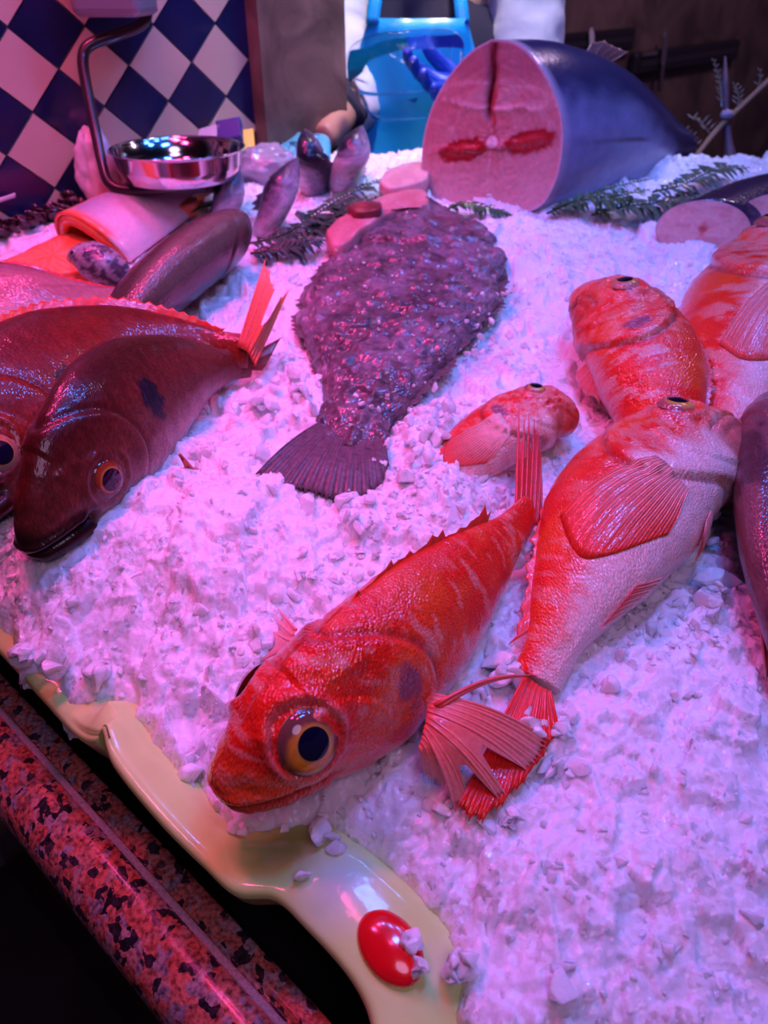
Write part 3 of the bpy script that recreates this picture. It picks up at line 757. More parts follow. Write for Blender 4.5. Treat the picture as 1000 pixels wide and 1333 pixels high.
def rock_col(seed=0, belly_at=-.085, belly_amt=1., mott=.5, k=RK, spot=True, headpale=0., eye=(.168, .052), bw=.7):
    def fn(s, y, side):
        z = side * 2.7 + seed * 3.1
        n1 = fbm(s * 48, y * 15 + s * 5, z, 100 + seed, 4); n2 = fbm(s * 9, y * 9, z, 110 + seed, 3); n3 = fbm(s * 60, y * 40, z, 120 + seed, 3)
        c = np.broadcast_to(A(*k['red']), s.shape + (3,)).copy()
        c = mixc(c, k['orange'], ss(.40, .66, n2))
        head = ss(.43, .36, s + .06 * (n2 - .5))
        pat = ss(.52, .62, n1 + (n3 - .5) * .25) * (1 - head) + head * ss(.55, .70, n3 * .5 + n2 * .5) * .7
        c = mixc(c, k['pale'], pat * mott * ss(.16, .06, y) )
        c = mixc(c, k['pale'], headpale * head * ss(.35, .6, n3))
        b = ss(belly_at + .05, belly_at - .02, y + (n1 - .5) * .10 + .05 * head) * belly_amt
        c = mixc(c, mixc(np.broadcast_to(A(*k['belly']), c.shape), k['pale'], ss(.42, .66, n3) * bw), b)
        stk = fbm((s * .8 - y * .6) * 20, (s * .6 + y * .8) * 75, z, 130 + seed, 3)
        c = mixc(c, (.84, .34, .28), ss(.56, .70, stk) * head * ss(-.03, .02, y) * .55)
        jawm = ss(.24, .16, s) * ss(.004 - s * .30, -.012 - s * .30, y)
        c = mixc(c, k['jaw'], jawm * .8)
        line = np.exp(-((y + .001 + s * .29) / .0055) ** 2) * ss(.21, .17, s)
        c = mixc(c, (.20, .008, .008), line * .85)
        r = np.hypot((s - .20) / .235, (y + .005) / .165)
        c = mixc(c, (.32, .02, .03), np.where(s > .22, np.exp(-((r - 1.06) / .03) ** 2), 0) * .7)
        if spot:
            c = mixc(c, (.22, .05, .11), ss(.45, .75, np.exp(-(((s - .375) / .035) ** 2 + ((y - .005) / .06) ** 2)) * (.25 + 1.5 * fbm(s * 40, y * 40, z, 141, 3))) * .8)
        rr = np.hypot(s - eye[0], y - eye[1])
        c = mixc(c, (.80, .22, .20), np.exp(-((rr - .066) / .007) ** 2) * .5)
        return c
    return fn
RED, PINK = (.84, .055, .04), (.90, .34, .30)
FISHES = 'red rockfish on the ice'

# ---------------------------------------------------------------- the big rockfish in front
f = Fish('rockfish', [(279, 1030, .040, 10), (326, 996, .045, 14), (398, 940, .048, 20), (495, 868, .046, 28), (590, 778, .040, 30), (655, 708, .036, 26), (688, 668, .036, 16)], ROCK,
         'large red rockfish with big gold-rimmed eye and spread side fin, nearest the tray rim', 'fish', FISHES, ns=230, na=128)
rock_feat(f, lip=1.)
f.body(m_rock, rock_col(1, -.10, .85, .55))
f.eyerot = 4.0
f.eye(.168, .052, -1, .060, (.80, .28, .02), (.17, .06, .05), .50, .52, .16)
f.eye(.168, .052, 1, .060, (.80, .28, .02), (.17, .06, .05), .50, .52, .16)
f.ridge_fin('dorsal_fin', .38, .84, .013, m_fin, (.70, .03, .015), (.80, .07, .03), n=13, lean=1.9, jag=.5, hfn=lambda q: .35 + .9 * vn(q * 13, 0, 0, 77) + .5 * ss(.8, 1, q))
def fanpx(name, root, base, tips, mat, c0, c1, **k): return fan(name, root, [P(*q) for q in base], [P(*q) for q in tips], mat, c0, c1, **k)
fanpx('tail_fin', f.root, [(672, 662, .046), (690, 672, .034), (704, 690, .020)], [(676, 528, .075), (683, 545, .072), (689, 538, .070), (696, 546, .064), (701, 560, .058), (705, 590, .046), (706, 625, .030)], m_fin, (.70, .04, .03), (.72, .06, .07), memb=[.62, .5, .62, .92, .95, .95], th=.0014, sub=2, mult=3)
fanpx('pectoral_fin', f.root, [(552, 902, .050), (556, 925, .050), (552, 950, .046), (546, 972, .040)],
      [(716, 962, .020), (712, 974, .018), (706, 986, .017), (700, 996, .016), (690, 1006, .016), (664, 1042, .014), (655, 1048, .014), (612, 1050, .010), (594, 1058, .010), (585, 1030, .012), (566, 1020, .012), (552, 1012, .012)],
      m_fin, (.86, .11, .08), (.90, .32, .27), memb=[.97, .97, .97, .96, .55, .92, .55, .92, .6, .9, .9], th=.0011, sag=.010, sub=2, mult=4)
fanpx('pectoral_ray', f.root, [(566, 918, .052), (570, 922, .050)], [(694, 879, .024), (690, 881, .023)], m_fin, (.78, .07, .05), (.86, .2, .18), memb=1., th=.0014, sag=.012, sub=2)
fanpx('far_pectoral_fin', f.root, [(385, 820, .030), (372, 850, .030)], [(362, 792, .012), (358, 806, .012), (355, 822, .010), (336, 862, .006), (344, 880, .006)], m_fin, (.88, .22, .2), (.92, .42, .40), memb=.6, th=.0013)

# ---------------------------------------------------------------- rockfish lying on its side, white belly to the right
ROCK3 = (ROCK[0], ROCK[1] * np.array([1, 1.2, 1.3, 1.25, 1.15, 1.1, 1.08, 1.05, 1, 1, 1, 1]), ROCK[2] * np.array([1, 1.3, 1.4, 1.35, 1.25, 1.15, 1.08, 1.05, 1, 1, 1, 1]), ROCK[3] * 1.1)
ROCK2 = (ROCK[0], ROCK3[1], ROCK[2] * np.array([1, 1.2, 1.3, 1.3, 1.25, 1.22, 1.28, 1.35, 1.3, 1.15, 1, 1]), ROCK[3] * 1.1)
f = Fish('rockfish', [(957, 568, .040, -98), (920, 575, .044, -98), (866, 604, .046, -96), (808, 660, .042, -94), (766, 746, .034, -92), (728, 828, .026, -90), (700, 888, .016, -86)], ROCK2,
         'red rockfish lying on its side with white belly up, right of the biggest fish', 'fish', FISHES, ns=210, na=112)
rock_feat(f, .054, .185, .050)
f.body(m_rock, rock_col(2, -.015, 1., .5, spot=False, headpale=.5, eye=(.185, .05), bw=.25))
f.eye(.185, .052, 1, .050, (.7, .4, .08), (.4, .1, .1), .55, .55, .12)
f.eye(.185, .052, -1, .050, (.7, .4, .08), (.4, .1, .1), .55, .55, .12)
f.ridge_fin('dorsal_fin', .36, .90, .015, m_fin, RED, (.82, .08, .05), n=14, lean=1.9, jag=.5, hfn=lambda q: .25 + 1.0 * vn(q * 12, 4, 0, 78) + .8 * ss(.75, 1, q))
hugfan(f, 'pectoral_fin', [(.40, .56), (.41, .66), (.42, .74)], [(.62, .26), (.69, .36), (.72, .46), (.70, .56), (.65, .66), (.58, .76)], 30, m_fin, (.82, .14, .10), (.80, .03, .012), .016, .018, th=.0007)
hugfan(f, 'pelvic_fin', [(.40, .90), (.41, .98)], [(.52, .90), (.55, .97), (.55, 1.04), (.50, 1.10)], 12, m_fin, (.84, .20, .17), (.78, .05, .04), .06, .16)
hugfan(f, 'anal_fin', [(.66, .93), (.78, .93)], [(.72, .80), (.84, .84)], 12, m_fin, (.86, .30, .27), (.82, .07, .05), .03, .08)
fanpx('tail_fin', f.root, [(684, 880, .022), (700, 892, .024), (716, 900, .022)], [(592, 1056, .020), (610, 1070, .018), (628, 1072, .017), (654, 1050, .017), (682, 1020, .017), (708, 985, .017), (728, 950, .018)], m_fin, (.82, .05, .035), (.74, .02, .01), memb=.97, th=.0012, sub=2, mult=3)

# ---------------------------------------------------------------- rockfish with its head raised, further back
f = Fish('rockfish', [(742, 410, .040, 66), (768, 402, .050, 68), (804, 418, .055, 70), (834, 466, .050, 70), (854, 536, .038, 68), (866, 612, .020, 66), (866, 672, .004, 66)], ROCK3,
         'red rockfish with white-flecked back and head turned left, furthest back of the reds', 'fish', FISHES, ns=190, na=104)
rock_feat(f, .050, .185, .052)
f.body(m_rock, rock_col(3, -.16, .6, .95, headpale=.35, eye=(.185, .05)))
f.eye(.185, .052, -1, .046, (.7, .35, .06), (.55, .2, .15), .55, .55, .12)
f.eye(.185, .052, 1, .046, (.7, .35, .06), (.55, .2, .15), .55, .55, .12)
f.ridge_fin('dorsal_fin', .36, .7, .012, m_fin, RED, (.8, .1, .1), n=14, lean=1.6, jag=.4)
fanpx('pectoral_fin', f.root, [(776, 452, .050), (786, 480, .046)], [(752, 470, .018), (748, 490, .014), (752, 505, .012), (764, 516, .012), (780, 525, .014)], m_fin, (.88, .3, .28), (.86, .2, .18), memb=.9, th=.0012)

# ---------------------------------------------------------------- rockfish half under the ice behind the big one
f = Fish('rockfish', [(752, 552, .024, -92), (712, 540, .030, -92), (660, 560, .026, -92), (606, 598, .010, -90), (556, 636, -.014, -90), (510, 670, -.040, -90)], ROCK3,
         'red rockfish half buried in ice behind the raised tail of the biggest fish', 'fish', FISHES, ns=180, na=100)
rock_feat(f, .054, .185, .050)
f.body(m_rock, rock_col(4, -.06, .9, .45, headpale=.6, eye=(.185, .05)))
f.eye(.185, .052, 1, .050, (.6, .35, .08), (.4, .1, .1), .55, .55, .12)
hugfan(f, 'pectoral_fin', [(.38, .52), (.39, .62), (.40, .72)], [(.62, .36), (.66, .48), (.66, .60), (.62, .72), (.55, .82)], 34, m_fin, (.88, .48, .42), (.80, .05, .03), .016, .018, th=.0007)

# ---------------------------------------------------------------- rockfish at the right edge, throat up
f = Fish('rockfish', [(1068, 322, .050, -96), (1030, 350, .050, -96), (998, 400, .046, -98), (974, 470, .040, -98), (960, 545, .032, -98), (950, 610, .020, -96), (946, 660, .006, -96)], ROCK3,
         'pale red rockfish with white throat up, cut off by the right edge', 'fish', FISHES, ns=180, na=100)
rock_feat(f, .054, .185, .050)
f.body(m_rock, rock_col(5, .0, .9, .7, spot=False, headpale=.7, eye=(.185, .05), bw=.6))
f.eye(.185, .052, 1, .050, (.6, .35, .08), (.4, .1, .1), .55, .55, .12)
f.ridge_fin('dorsal_fin', .30, .8, .014, m_fin, RED, (.85, .2, .16), n=14, lean=1.5, jag=.4)
hugfan(f, 'pectoral_fin', [(.40, .56), (.41, .66), (.42, .76)], [(.66, .36), (.70, .46), (.70, .56), (.68, .66), (.63, .78)], 30, m_fin, (.86, .32, .28), (.80, .10, .07), .016, .018, th=.0007)

# ---------------------------------------------------------------- dark red snappers on the left
SNAP = (np.array([0, .012, .04, .09, .16, .25, .38, .52, .68, .82, .93, 1]),
        np.array([.014, .034, .062, .108, .152, .188, .212, .205, .160, .098, .052, .045]),
        np.array([.012, .030, .050, .080, .108, .132, .152, .148, .112, .070, .045, .042]),
        np.array([.012, .028, .044, .062, .078, .090, .098, .092, .070, .042, .022, .016]))
def snap_feat(f, er=.050, es=.195, ey=.030):
    f.disp = [bump_(es, ey, er * 1.3, er * 1.25, .006, 4), ring_(es, ey, er * 1.12, .008, .006), ring_(es, ey, er * .98, .006, -.006), gill_(.17, 0, .19, .17, .007), gill_(.15, -.02, .13, .12, .003, .04),
              groove_([(0, -.002), (.05, -.014), (.10, -.026), (.15, -.040)], .008, -.026), groove_([(0, .016), (.05, .004), (.13, -.016)], .010, .012), groove_([(0, -.024), (.05, -.040), (.14, -.066)], .016, .020),
              bump_(.06, .075, .014, .012, -.004), lambda s, y, x: .0012 * (fbm(s * 40, y * 40, np.sign(x) * 3, 191, 3) - .5) * 2]
def snap_col(seed, back, flank, belly, lip, spot=(.49, .045, .040, .060)):
    def fn(s, y, side):
        z = side * 1.7 + seed
        n1 = fbm(s * 40, y * 14, z, 200 + seed, 3); n2 = fbm(s * 8, y * 8, z, 210 + seed, 3); n3 = fbm(s * 90, y * 90, z, 220 + seed, 2)
        c = np.broadcast_to(A(*back), s.shape + (3,)).copy()
        c = mixc(c, flank, ss(.14, -.02, y + (n2 - .5) * .05))
        c = mixc(c, belly, ss(-.01, -.10, y + (n1 - .5) * .06))
        c = mixc(c, A(*flank) * 1.25, ss(.5, .7, n3) * .35)
        c = c * (.72 + .56 * fbm(s * 70, y * 22, z, 233, 3))[..., None]
        c = mixc(c, A(*back) * .45, ss(.08, .16, y + (n2 - .5) * .06) * .6)
        c = mixc(c, (.40, .20, .20), ss(.50, .68, fbm(s * 26, y * 26, z, 231, 3)) * ss(.26, .16, s) * ss(.02, -.04, y) * .6)
        c = mixc(c, lip, ss(.18, .13, s) * ss(.050 - s * .3, .030 - s * .3, y))
        c = mixc(c, lip, ss(.06, .02, s))
        r = np.hypot((s - .17) / .19, y / .17)
        c = mixc(c, A(*back) * .5, np.where(s > .2, np.exp(-((r - 1.05) / .03) ** 2), 0) * .6)
        if spot:
            q = np.hypot((s - spot[0]) / spot[2], (y - spot[1]) / spot[3]) + (fbm(s * 50, y * 50, z, 240, 3) - .5) * 1.0
            c = mixc(c, (.012, .008, .02), ss(1.08, .9, q))
        return c
    return fn
f = Fish('red_snapper', [(34, 722, .044, 8), (70, 668, .057, 10), (124, 598, .064, 16), (188, 532, .054, 24), (244, 494, .042, 28), (292, 478, .026, 28), (324, 474, .016, 24)], SNAP,
         'dark red snapper with open dark lips, facing front at the left', 'fish', 'dark red snappers', ns=210, na=112)
snap_feat(f, .054, .225, .0)
f.body(m_snap, snap_col(1, (.085, .009, .006), (.15, .030, .020), (.34, .18, .16), (.022, .004, .004)))
f.eye(.225, .0, -1, .050, (.34, .05, .015), (.12, .025, .02), .56, .42, .18)
f.eye(.225, .0, 1, .046, (.34, .05, .015), (.12, .025, .02), .56, .42, .18)
fanpx('pectoral_fin', f.root, [(234, 592, .050), (238, 598, .046)], [(248, 606, .030), (254, 612, .026), (257, 618, .022), (248, 622, .020)], m_fin, (.42, .05, .03), (.60, .10, .05), memb=.95, th=.0014)
fanpx('tail_fin', f.root, [(322, 466, .024), (326, 480, .014)], [(366, 440, .020), (354, 462, .016), (346, 476, .012), (342, 482, .008)], m_fin, (.36, .04, .03), (.30, .03, .02), memb=.97, th=.0016)
f = Fish('red_snapper', [(-92, 706, .046, 24), (-58, 652, .056, 28), (0, 584, .062, 36), (80, 518, .056, 42), (160, 476, .044, 44), (250, 458, .034, 40), (322, 458, .034, 36)], SNAP,
         'dark red snapper with upright orange tail, lying behind the one with open lips', 'fish', 'dark red snappers', ns=200, na=104)
snap_feat(f)
f.disp[0] = bump_(.195, .010, .06, .06, .005, 4)
f.body(m_snap, snap_col(4, (.15, .010, .005), (.22, .020, .010), (.36, .14, .12), (.03, .006, .006), (.44, .0, .035, .045)))
f.eye(.195, .010, -1, .044, (.50, .16, .08), (.40, .2, .14), .56, .42, .18)
f.ridge_fin('dorsal_fin', .30, .93, .016, m_fin, (.62, .035, .02), (.75, .06, .03), n=26, lean=1.0, jag=.35)
fanpx('tail_fin', f.root, [(310, 452, .044), (322, 458, .040), (332, 474, .030)], [(346, 336, .098), (352, 352, .090), (358, 376, .078), (345, 420, .060), (352, 412, .056), (366, 386, .052), (376, 377, .050)], m_fin, (.66, .07, .04), (.92, .20, .10), memb=[.97, .97, .6, .95, .97, .97], th=.0013, mult=3)
# ---------------------------------------------------------------- pink sea bream at the far left
f = Fish('sea_bream', [(-210, 470, .03, 55), (-150, 440, .045, 58), (-70, 422, .05, 60), (10, 410, .048, 60), (80, 402, .040, 58), (140, 392, .026, 56), (175, 388, .016, 52)], SNAP,
         'silvery pink sea bream with red back fin, cut off by the left edge', 'fish', ns=150, na=88)
f.disp = [gill_(.17, 0, .19, .17, .007)]
def breamcol(s, y, side):
    n = fbm(s * 50, y * 50, side, 301, 3)
    c = np.broadcast_to(A(.40, .17, .18), s.shape + (3,)).copy()
    c = mixc(c, (.26, .09, .11), ss(.08, .17, y)); c = mixc(c, (.66, .45, .44), ss(.02, -.08, y))
    c = c * (.85 + .3 * n)[..., None]
    c = mixc(c, (.25, .08, .10), np.exp(-((y - .075 + s * .03) / .005) ** 2) * .6)
    return c
f.body(m_sleek, breamcol)
f.ridge_fin('dorsal_fin', .28, .95, .010, m_fin, (.6, .05, .05), (.7, .07, .06), n=22, lean=1.0, jag=.3)
fanpx('tail_fin', f.root, [(168, 376, .02), (178, 396, .012)], [(214, 352, .02), (204, 376, .012), (206, 398, .006), (212, 412, .002)], m_fin, (.5, .12, .1), (.6, .1, .08), memb=.95, th=.0016)

# ---------------------------------------------------------------- long dark fish behind the snappers
LONG = (np.array([0, .02, .06, .14, .25, .4, .55, .7, .85, .95, 1]), np.array([.02, .055, .085, .115, .135, .14, .13, .105, .07, .045, .04]),
        np.array([.02, .055, .085, .115, .135, .14, .13, .105, .07, .045, .04]), np.array([.02, .045, .065, .085, .095, .098, .09, .07, .045, .025, .02]))
f = Fish('dark_fish', [(312, 294, .046, 30), (294, 310, .050, 34), (252, 338, .050, 38), (202, 378, .046, 40), (155, 428, .040, 42), (112, 480, .030, 42), (84, 520, .016, 42)], LONG,
         'long dark brown fish with glinting back, tucked behind the snappers', 'fish', ns=150, na=88)
f.disp = [gill_(.1, 0, .14, .12, .004)]
def longcol(s, y, side):
    n = fbm(s * 40, y * 30, side, 311, 3)
    c = np.broadcast_to(A(.055, .020, .018), s.shape + (3,)).copy()
    c = mixc(c, (.22, .12, .13), ss(-.03, -.11, y + (n - .5) * .06)); c = mixc(c, (.20, .16, .12), ss(.08, .13, y) * .7)
    c = mixc(c, (.28, .03, .03), ss(.10, .0, s) * .8)
    return c * (.8 + .4 * n)[..., None]
f.body(m_sleek, longcol)
# ---------------------------------------------------------------- dark fish at the right edge
f = Fish('dark_fish', [(1018, 522, .05, -60), (1022, 560, .05, -60), (1028, 640, .05, -62), (1036, 740, .044, -64), (1050, 850, .032, -64), (1062, 940, .02, -64), (1070, 1000, .01, -64)], LONG,
         'brownish purple fish with dark back, cut off by the right edge', 'fish', ns=150, na=88)
f.disp = [gill_(.12, 0, .16, .13, .006)]
def darkcol(s, y, side):
    n = fbm(s * 10, y * 46, side, 321, 4)
    c = np.broadcast_to(A(.22, .075, .08), s.shape + (3,)).copy()
    c = mixc(c, (.10, .03, .04), ss(.45, .65, n)); c = mixc(c, (.46, .26, .27), ss(.0, -.10, y) * .7)
    return mixc(c, (.08, .03, .04), ss(.11, .04, s) * .7)
f.body(m_sleek, darkcol)
f.eye(.10, .055, 1, .022, (.2, .12, .05), (.08, .03, .04), .55, .5, .12)
fanpx('pectoral_fin', f.root, [(986, 758, .050), (992, 764, .048)], [(998, 888, .020), (1004, 880, .020), (1012, 860, .020)], m_fin, (.40, .13, .12), (.5, .16, .14), memb=.95, th=.0014)
fanpx('tail_fin', f.root, [(1062, 992, .018), (1070, 1000, .014), (1078, 1000, .010)], [(1052, 1090, .012), (1070, 1070, .010), (1088, 1064, .008), (1110, 1076, .006)], m_fin, (.26, .09, .09), (.2, .07, .07), memb=.95, th=.0014, mult=3)

# ---------------------------------------------------------------- flatfish in the middle
FLAT = (np.array([0, .03, .08, .16, .28, .42, .56, .70, .82, .91, .96, 1]),
        np.array([.03, .060, .105, .165, .215, .228, .200, .150, .105, .072, .066, .066]),
        np.array([.03, .060, .100, .140, .165, .200, .190, .125, .075, .062, .060, .060]),
        np.array([.02, .028, .034, .040, .044, .045, .042, .036, .030, .024, .018, .014]))
f = Fish('flatfish', [(556, 272, .004, 86), (546, 306, .005, 86), (522, 362, .006, 86), (500, 424, .007, 86), (478, 485, .009, 86), (462, 545, .010, 86), (446, 590, .010, 86)], FLAT,
         'wide dark warty flatfish dusted with ice in the middle of the slab', 'fish', ns=220, na=150, pinch=0., spow=1.)
f.disp = [lambda s, y, x: .010 * (fbm(s * 22, y * 22, np.sign(x), 401, 4) - .5) * 2, lambda s, y, x: .006 * ss(.55, .75, vn(s * 60, y * 60, np.sign(x), 405)),
          lambda s, y, x: .006 * np.exp(-((y - .06 * np.sin(s * 3)) / .01) ** 2), gill_(.12, 0, .16, .22, .006), lambda s, y, x: .028 * (vn(s * 36, np.sign(y) * 3, 4, 409) - .5) * ss(.12, .24, np.abs(y))]
def flatcol(s, y, side):
    n1 = fbm(s * 14, y * 14, side, 411, 4); n2 = fbm(s * 50, y * 50, side, 415, 3)
    c = np.broadcast_to(A(.15, .09, .11), s.shape + (3,)).copy()
    c = mixc(c, (.27, .18, .23), ss(.42, .68, n1)); c = mixc(c, (.05, .03, .045), ss(.52, .68, n2) * .8); c = mixc(c, (.36, .28, .34), ss(.6, .74, n2 * .6 + n1 * .4) * .6)
    return mixc(c, (.17, .11, .10), ss(.16, .26, np.abs(y)) * .5)
f.body(m_flat, flatcol)
m_flatfin = skinmat('flatfish_fin', 300, .2, .42, .25, .35, 200, fish=False, crough=.2)
fanpx('tail_fin', f.root, [(420, 548, .014), (448, 566, .017), (496, 566, .014)], [(330, 620, .022), (342, 642, .016), (366, 642, .016), (396, 642, .014), (424, 652, .013), (452, 657, .012), (478, 650, .012), (498, 634, .012), (507, 608, .013)], m_flatfin, (.17, .10, .12), (.13, .075, .09), memb=.95, th=.0012, sub=2, sag=.006, mult=4)
f.ridge_fin('dorsal_fin', .14, .86, .012, m_flat, (.13, .08, .09), (.18, .11, .11), t=0., n=44, lean=.5, jag=.5, th=.003, hfn=lambda q: .4 + 1.1 * vn(q * 11, 0, 0, 431))
f.ridge_fin('anal_fin', .14, .86, .012, m_flat, (.13, .08, .09), (.18, .11, .11), t=PI, n=42, lean=.5, jag=.5, th=.003, hfn=lambda q: .4 + 1.1 * vn(q * 11, 3, 0, 432))
f.eye(.07, .06, 1, .018, (.2, .15, .1), (.1, .06, .07), .5, .7, .0); f.eye(.08, -.02, 1, .018, (.2, .15, .1), (.1, .06, .07), .5, .7, .0)

# ---------------------------------------------------------------- four dark fish standing in the ice
BASS = (np.array([0, .03, .1, .2, .35, .5, .65, .8, .92, 1]), np.array([.006, .022, .054, .088, .125, .125, .105, .07, .04, .035]),
        np.array([.006, .022, .054, .088, .12, .12, .10, .065, .04, .035]), np.array([.006, .02, .042, .066, .08, .08, .066, .04, .022, .016]))
def basscol(s, y, side):
    n = fbm(s * 40, y * 40, side, 501, 3)
    c = np.broadcast_to(A(.22, .18, .25), s.shape + (3,)).copy()
    c = mixc(c, (.016, .014, .032), ss(-.04, .05, y + (n - .5) * .09)); c = mixc(c, (.55, .48, .54), ss(-.05, -.12, y))
    return c * (.55 + .9 * n)[..., None]
bass = [((308, 212, .075), (300, 246, .05), (290, 284, .005), (284, 312, -.05), -60, 'dark silvery fish standing head up in the ice, beside the steel pan'),
        ((388, 206, .08), (366, 248, .055), (346, 296, .005), (330, 322, -.05), -75, 'slender dark fish standing head up, tallest in front of the glove'),
        ((396, 168, .085), (404, 202, .06), (411, 240, .005), (414, 264, -.05), -60, 'dark fish standing head up with glinting back, in front of the bare forearm'),
        ((472, 164, .085), (460, 200, .06), (446, 238, .005), (436, 264, -.05), -70, 'dark fish standing head up against the blue apron')]
for a_, b_, c_, d_, rl, lab in bass:
    f = Fish('sea_bass', [(*a_, rl), (*b_, rl), (*c_, rl), (*d_, rl)], BASS, lab, 'fish', 'sea bass standing in the ice', ns=80, na=56)
    f.prof = (BASS[0], BASS[1] * 1.22, BASS[2] * 1.22, BASS[3] * 1.5) if a_[0] != 388 else (BASS[0], BASS[1] * 1.0, BASS[2] * 1.0, BASS[3] * 1.15)
    f.disp = [gill_(.14, 0, .16, .16, .006)]
    f.body(m_sleek, basscol)
    f.ridge_fin('dorsal_fin', .36, .8, .045, m_fin, (.05, .04, .07), (.12, .1, .14), n=10, lean=1.0, jag=.4)
    f.eye(.11, .03, -1, .028, (.5, .45, .3), (.2, .18, .2), .5, .5, .12)
# ================================================================ tuna half
tb = P(640, 268, 0)
TN = nrm(A(-.40, -.92, 0))                     # the cut looks at the customer
TR = A(-TN[1], TN[0], 0)                       # to the right on the cut
def onface(u, v):
    d = ray(u, v); t = ((tb - CAM) @ TN) / (d @ TN)
    p = CAM + d * t
    return (p - tb) @ TR, p[2] - tb[2]
out_px = [(640, 51), (668, 54), (692, 72), (714, 104), (728, 138), (733, 170), (731, 205), (722, 240), (704, 268), (672, 280), (640, 276), (598, 276), (560, 272), (548, 255), (549, 215), (552, 178), (563, 138), (584, 100), (612, 68)]
op = np.array([onface(u, v) for u, v in out_px])
oc = crom(np.vstack([op, op[:1]]), 121)[:-1]
cen = np.array(onface(640, 178))
TA = nrm(A(.80, .60, -.02))                    # the way the body runs back to the tail
def face3(q): return tb + TR * q[..., :1] + A(0, 0, 1) * q[..., 1:2]
tuna = thing('tuna', tb, 'cut half of a big tuna, pink cut face to the front and dark blue skin', 'fish')
ks = np.r_[np.linspace(0, .12, 8), np.linspace(.16, 1, 26)]
sc = pchip([0, .1, .3, .5, .7, .85, 1], [1, 1.0, .93, .78, .54, .33, .15], ks)
rings = []
for k, s_ in zip(ks, sc):
    q = cen + (oc - cen) * s_ * A(1, 1)
    q[:, 1] += (cen[1] * (s_ - 1)) * (.62)
    rings.append(face3(q) + TA * (k * .50))
G = np.array(rings)
hh = (G[..., 2] - G[..., 2].min(1, keepdims=True)) / (np.ptp(G[..., 2], axis=1)[:, None] + 1e-6)
kk = ks[:, None] + 0 * hh
n = fbm(G[..., 0] * 60, G[..., 1] * 20, G[..., 2] * 40, 601, 4)
c = np.broadcast_to(A(.25, .25, .44), G.shape).copy()
c = mixc(c, (.022, .022, .075), ss(.50, .84, hh + (n - .5) * .16 + ss(.3, .9, kk) * .36))
c = mixc(c, (.40, .33, .46), ss(.18, .02, hh + (n - .5) * .2) * .6)
c = mixc(c, (.06, .03, .05), np.exp(-((hh - .47 + kk * .04) / .010) ** 2) * ss(.03, .08, kk) * ss(.5, .4, kk))
c = mixc(c, (.55, .42, .52), ss(.035, .0, kk) * .8)
V = G.reshape(-1, 3); F = gfaces(*G.shape[:2], True)
V = np.vstack([V, G[-1].mean(0)[None]]); K = G.shape[1]
F += [(len(V) - 1, (G.shape[0] - 1) * K + j, (G.shape[0] - 1) * K + (j + 1) % K) for j in range(K)]
m_tuna = skinmat('tuna_skin', 160, .06, .30, .45, .12, 60, fish=False, crough=.12)
mk('skin', V, F, m_tuna, tuna, True, np.vstack([c.reshape(-1, 3), A(.05, .05, .1)[None]]))
# the cut face
rr = np.r_[np.linspace(0.001, .9, 60), np.linspace(.92, 1, 8)]
Q = cen + (oc - cen)[None] * rr[:, None, None]
x, z = Q[..., 0] - cen[0], Q[..., 1] - cen[1]
w_ = .105; X, Z = x / w_, z / w_
n1 = fbm(X * 5, Z * 5, 0, 611, 4); n2 = fbm(X * 18, Z * 18, 0, 612, 3)
c = np.broadcast_to(A(.70, .25, .27), Q.shape[:2] + (3,)).copy()
c = mixc(c, (.76, .36, .38), ss(.36, .7, n1 * .85 + n2 * .15))
c = mixc(c, (.50, .15, .18), ss(.66, .92, Z + n1 * .15) * .8)                                   # darker crown
c = mixc(c, (.84, .44, .46), ss(-.25, -.6, Z + (n1 - .5) * .4) * .75)                              # paler belly
def seam(c, d, w, col, amt): return mixc(c, col, np.exp(-(d / w) ** 2) * amt)
wob = (n1 - .5) * .10
c = seam(c, Z - .36 - X * X * .10 + wob, .018, (.9, .50, .50), .9); c = seam(c, Z - .66 + X * X * .20 + wob, .018, (.86, .44, .46), .8); c = seam(c, Z + .02 - np.abs(X) * .18 + wob, .012, (.85, .45, .45), .5)
c = seam(c, X + wob * .3, .010, (.90, .60, .60), .9 * ss(.2, -.1, Z))
c = seam(c, X + .05 + wob * .6, .045 + .02 * n2, (.18, .015, .03), ss(.10, .35, Z) * 1.2)
c = seam(c, X - .02 + wob, .03, (.55, .06, .07), ss(.0, .2, Z) * ss(.8, .5, Z))
for sx, sz in ((-.40, -.20), (.54, -.03)):
    q = ((X - sx) / .38) ** 2 + ((Z - sz - (X - sx) * .22) / .16) ** 2 + (n2 - .5) * .7
    c = mixc(c, (.42, .012, .022), ss(1.1, .7, q)); c = mixc(c, (.70, .08, .08), ss(.5, .2, q) * n2)
c = seam(c, Z + .16 - X * .16 + wob, .022, (.45, .02, .03), ss(.9, .6, np.abs(X)) * .9)
c = mixc(c, (.88, .62, .62), ss(.10, .06, np.hypot(X - .02, Z + .06))); c = seam(c, np.hypot(X - .02, Z + .06) - .10, .02, (.5, .08, .1), .6)
c = mixc(c, (.75, .50, .58), ss(.965, .99, rr)[:, None] + 0 * X)
relief = .0035 * (n2 - .5) + .003 * np.exp(-((Z - .36 - X * X * .10 + wob) / .03) ** 2) - .006 * np.exp(-((X + .05 + wob * .6) / .05) ** 2) * ss(.1, .35, Z) + .004 * np.exp(-((Z + .12 - X * .16 + wob) / .05) ** 2)
relief = relief * (1 - rr[:, None] ** 8)
G = face3(Q) + TN * (relief + .0006)[..., None]
V = np.vstack([G.reshape(-1, 3), G[0].mean(0)[None]]); K = G.shape[1]
F = gfaces(*G.shape[:2], True) + [(len(V) - 1, (j + 1) % K, j) for j in range(K)]
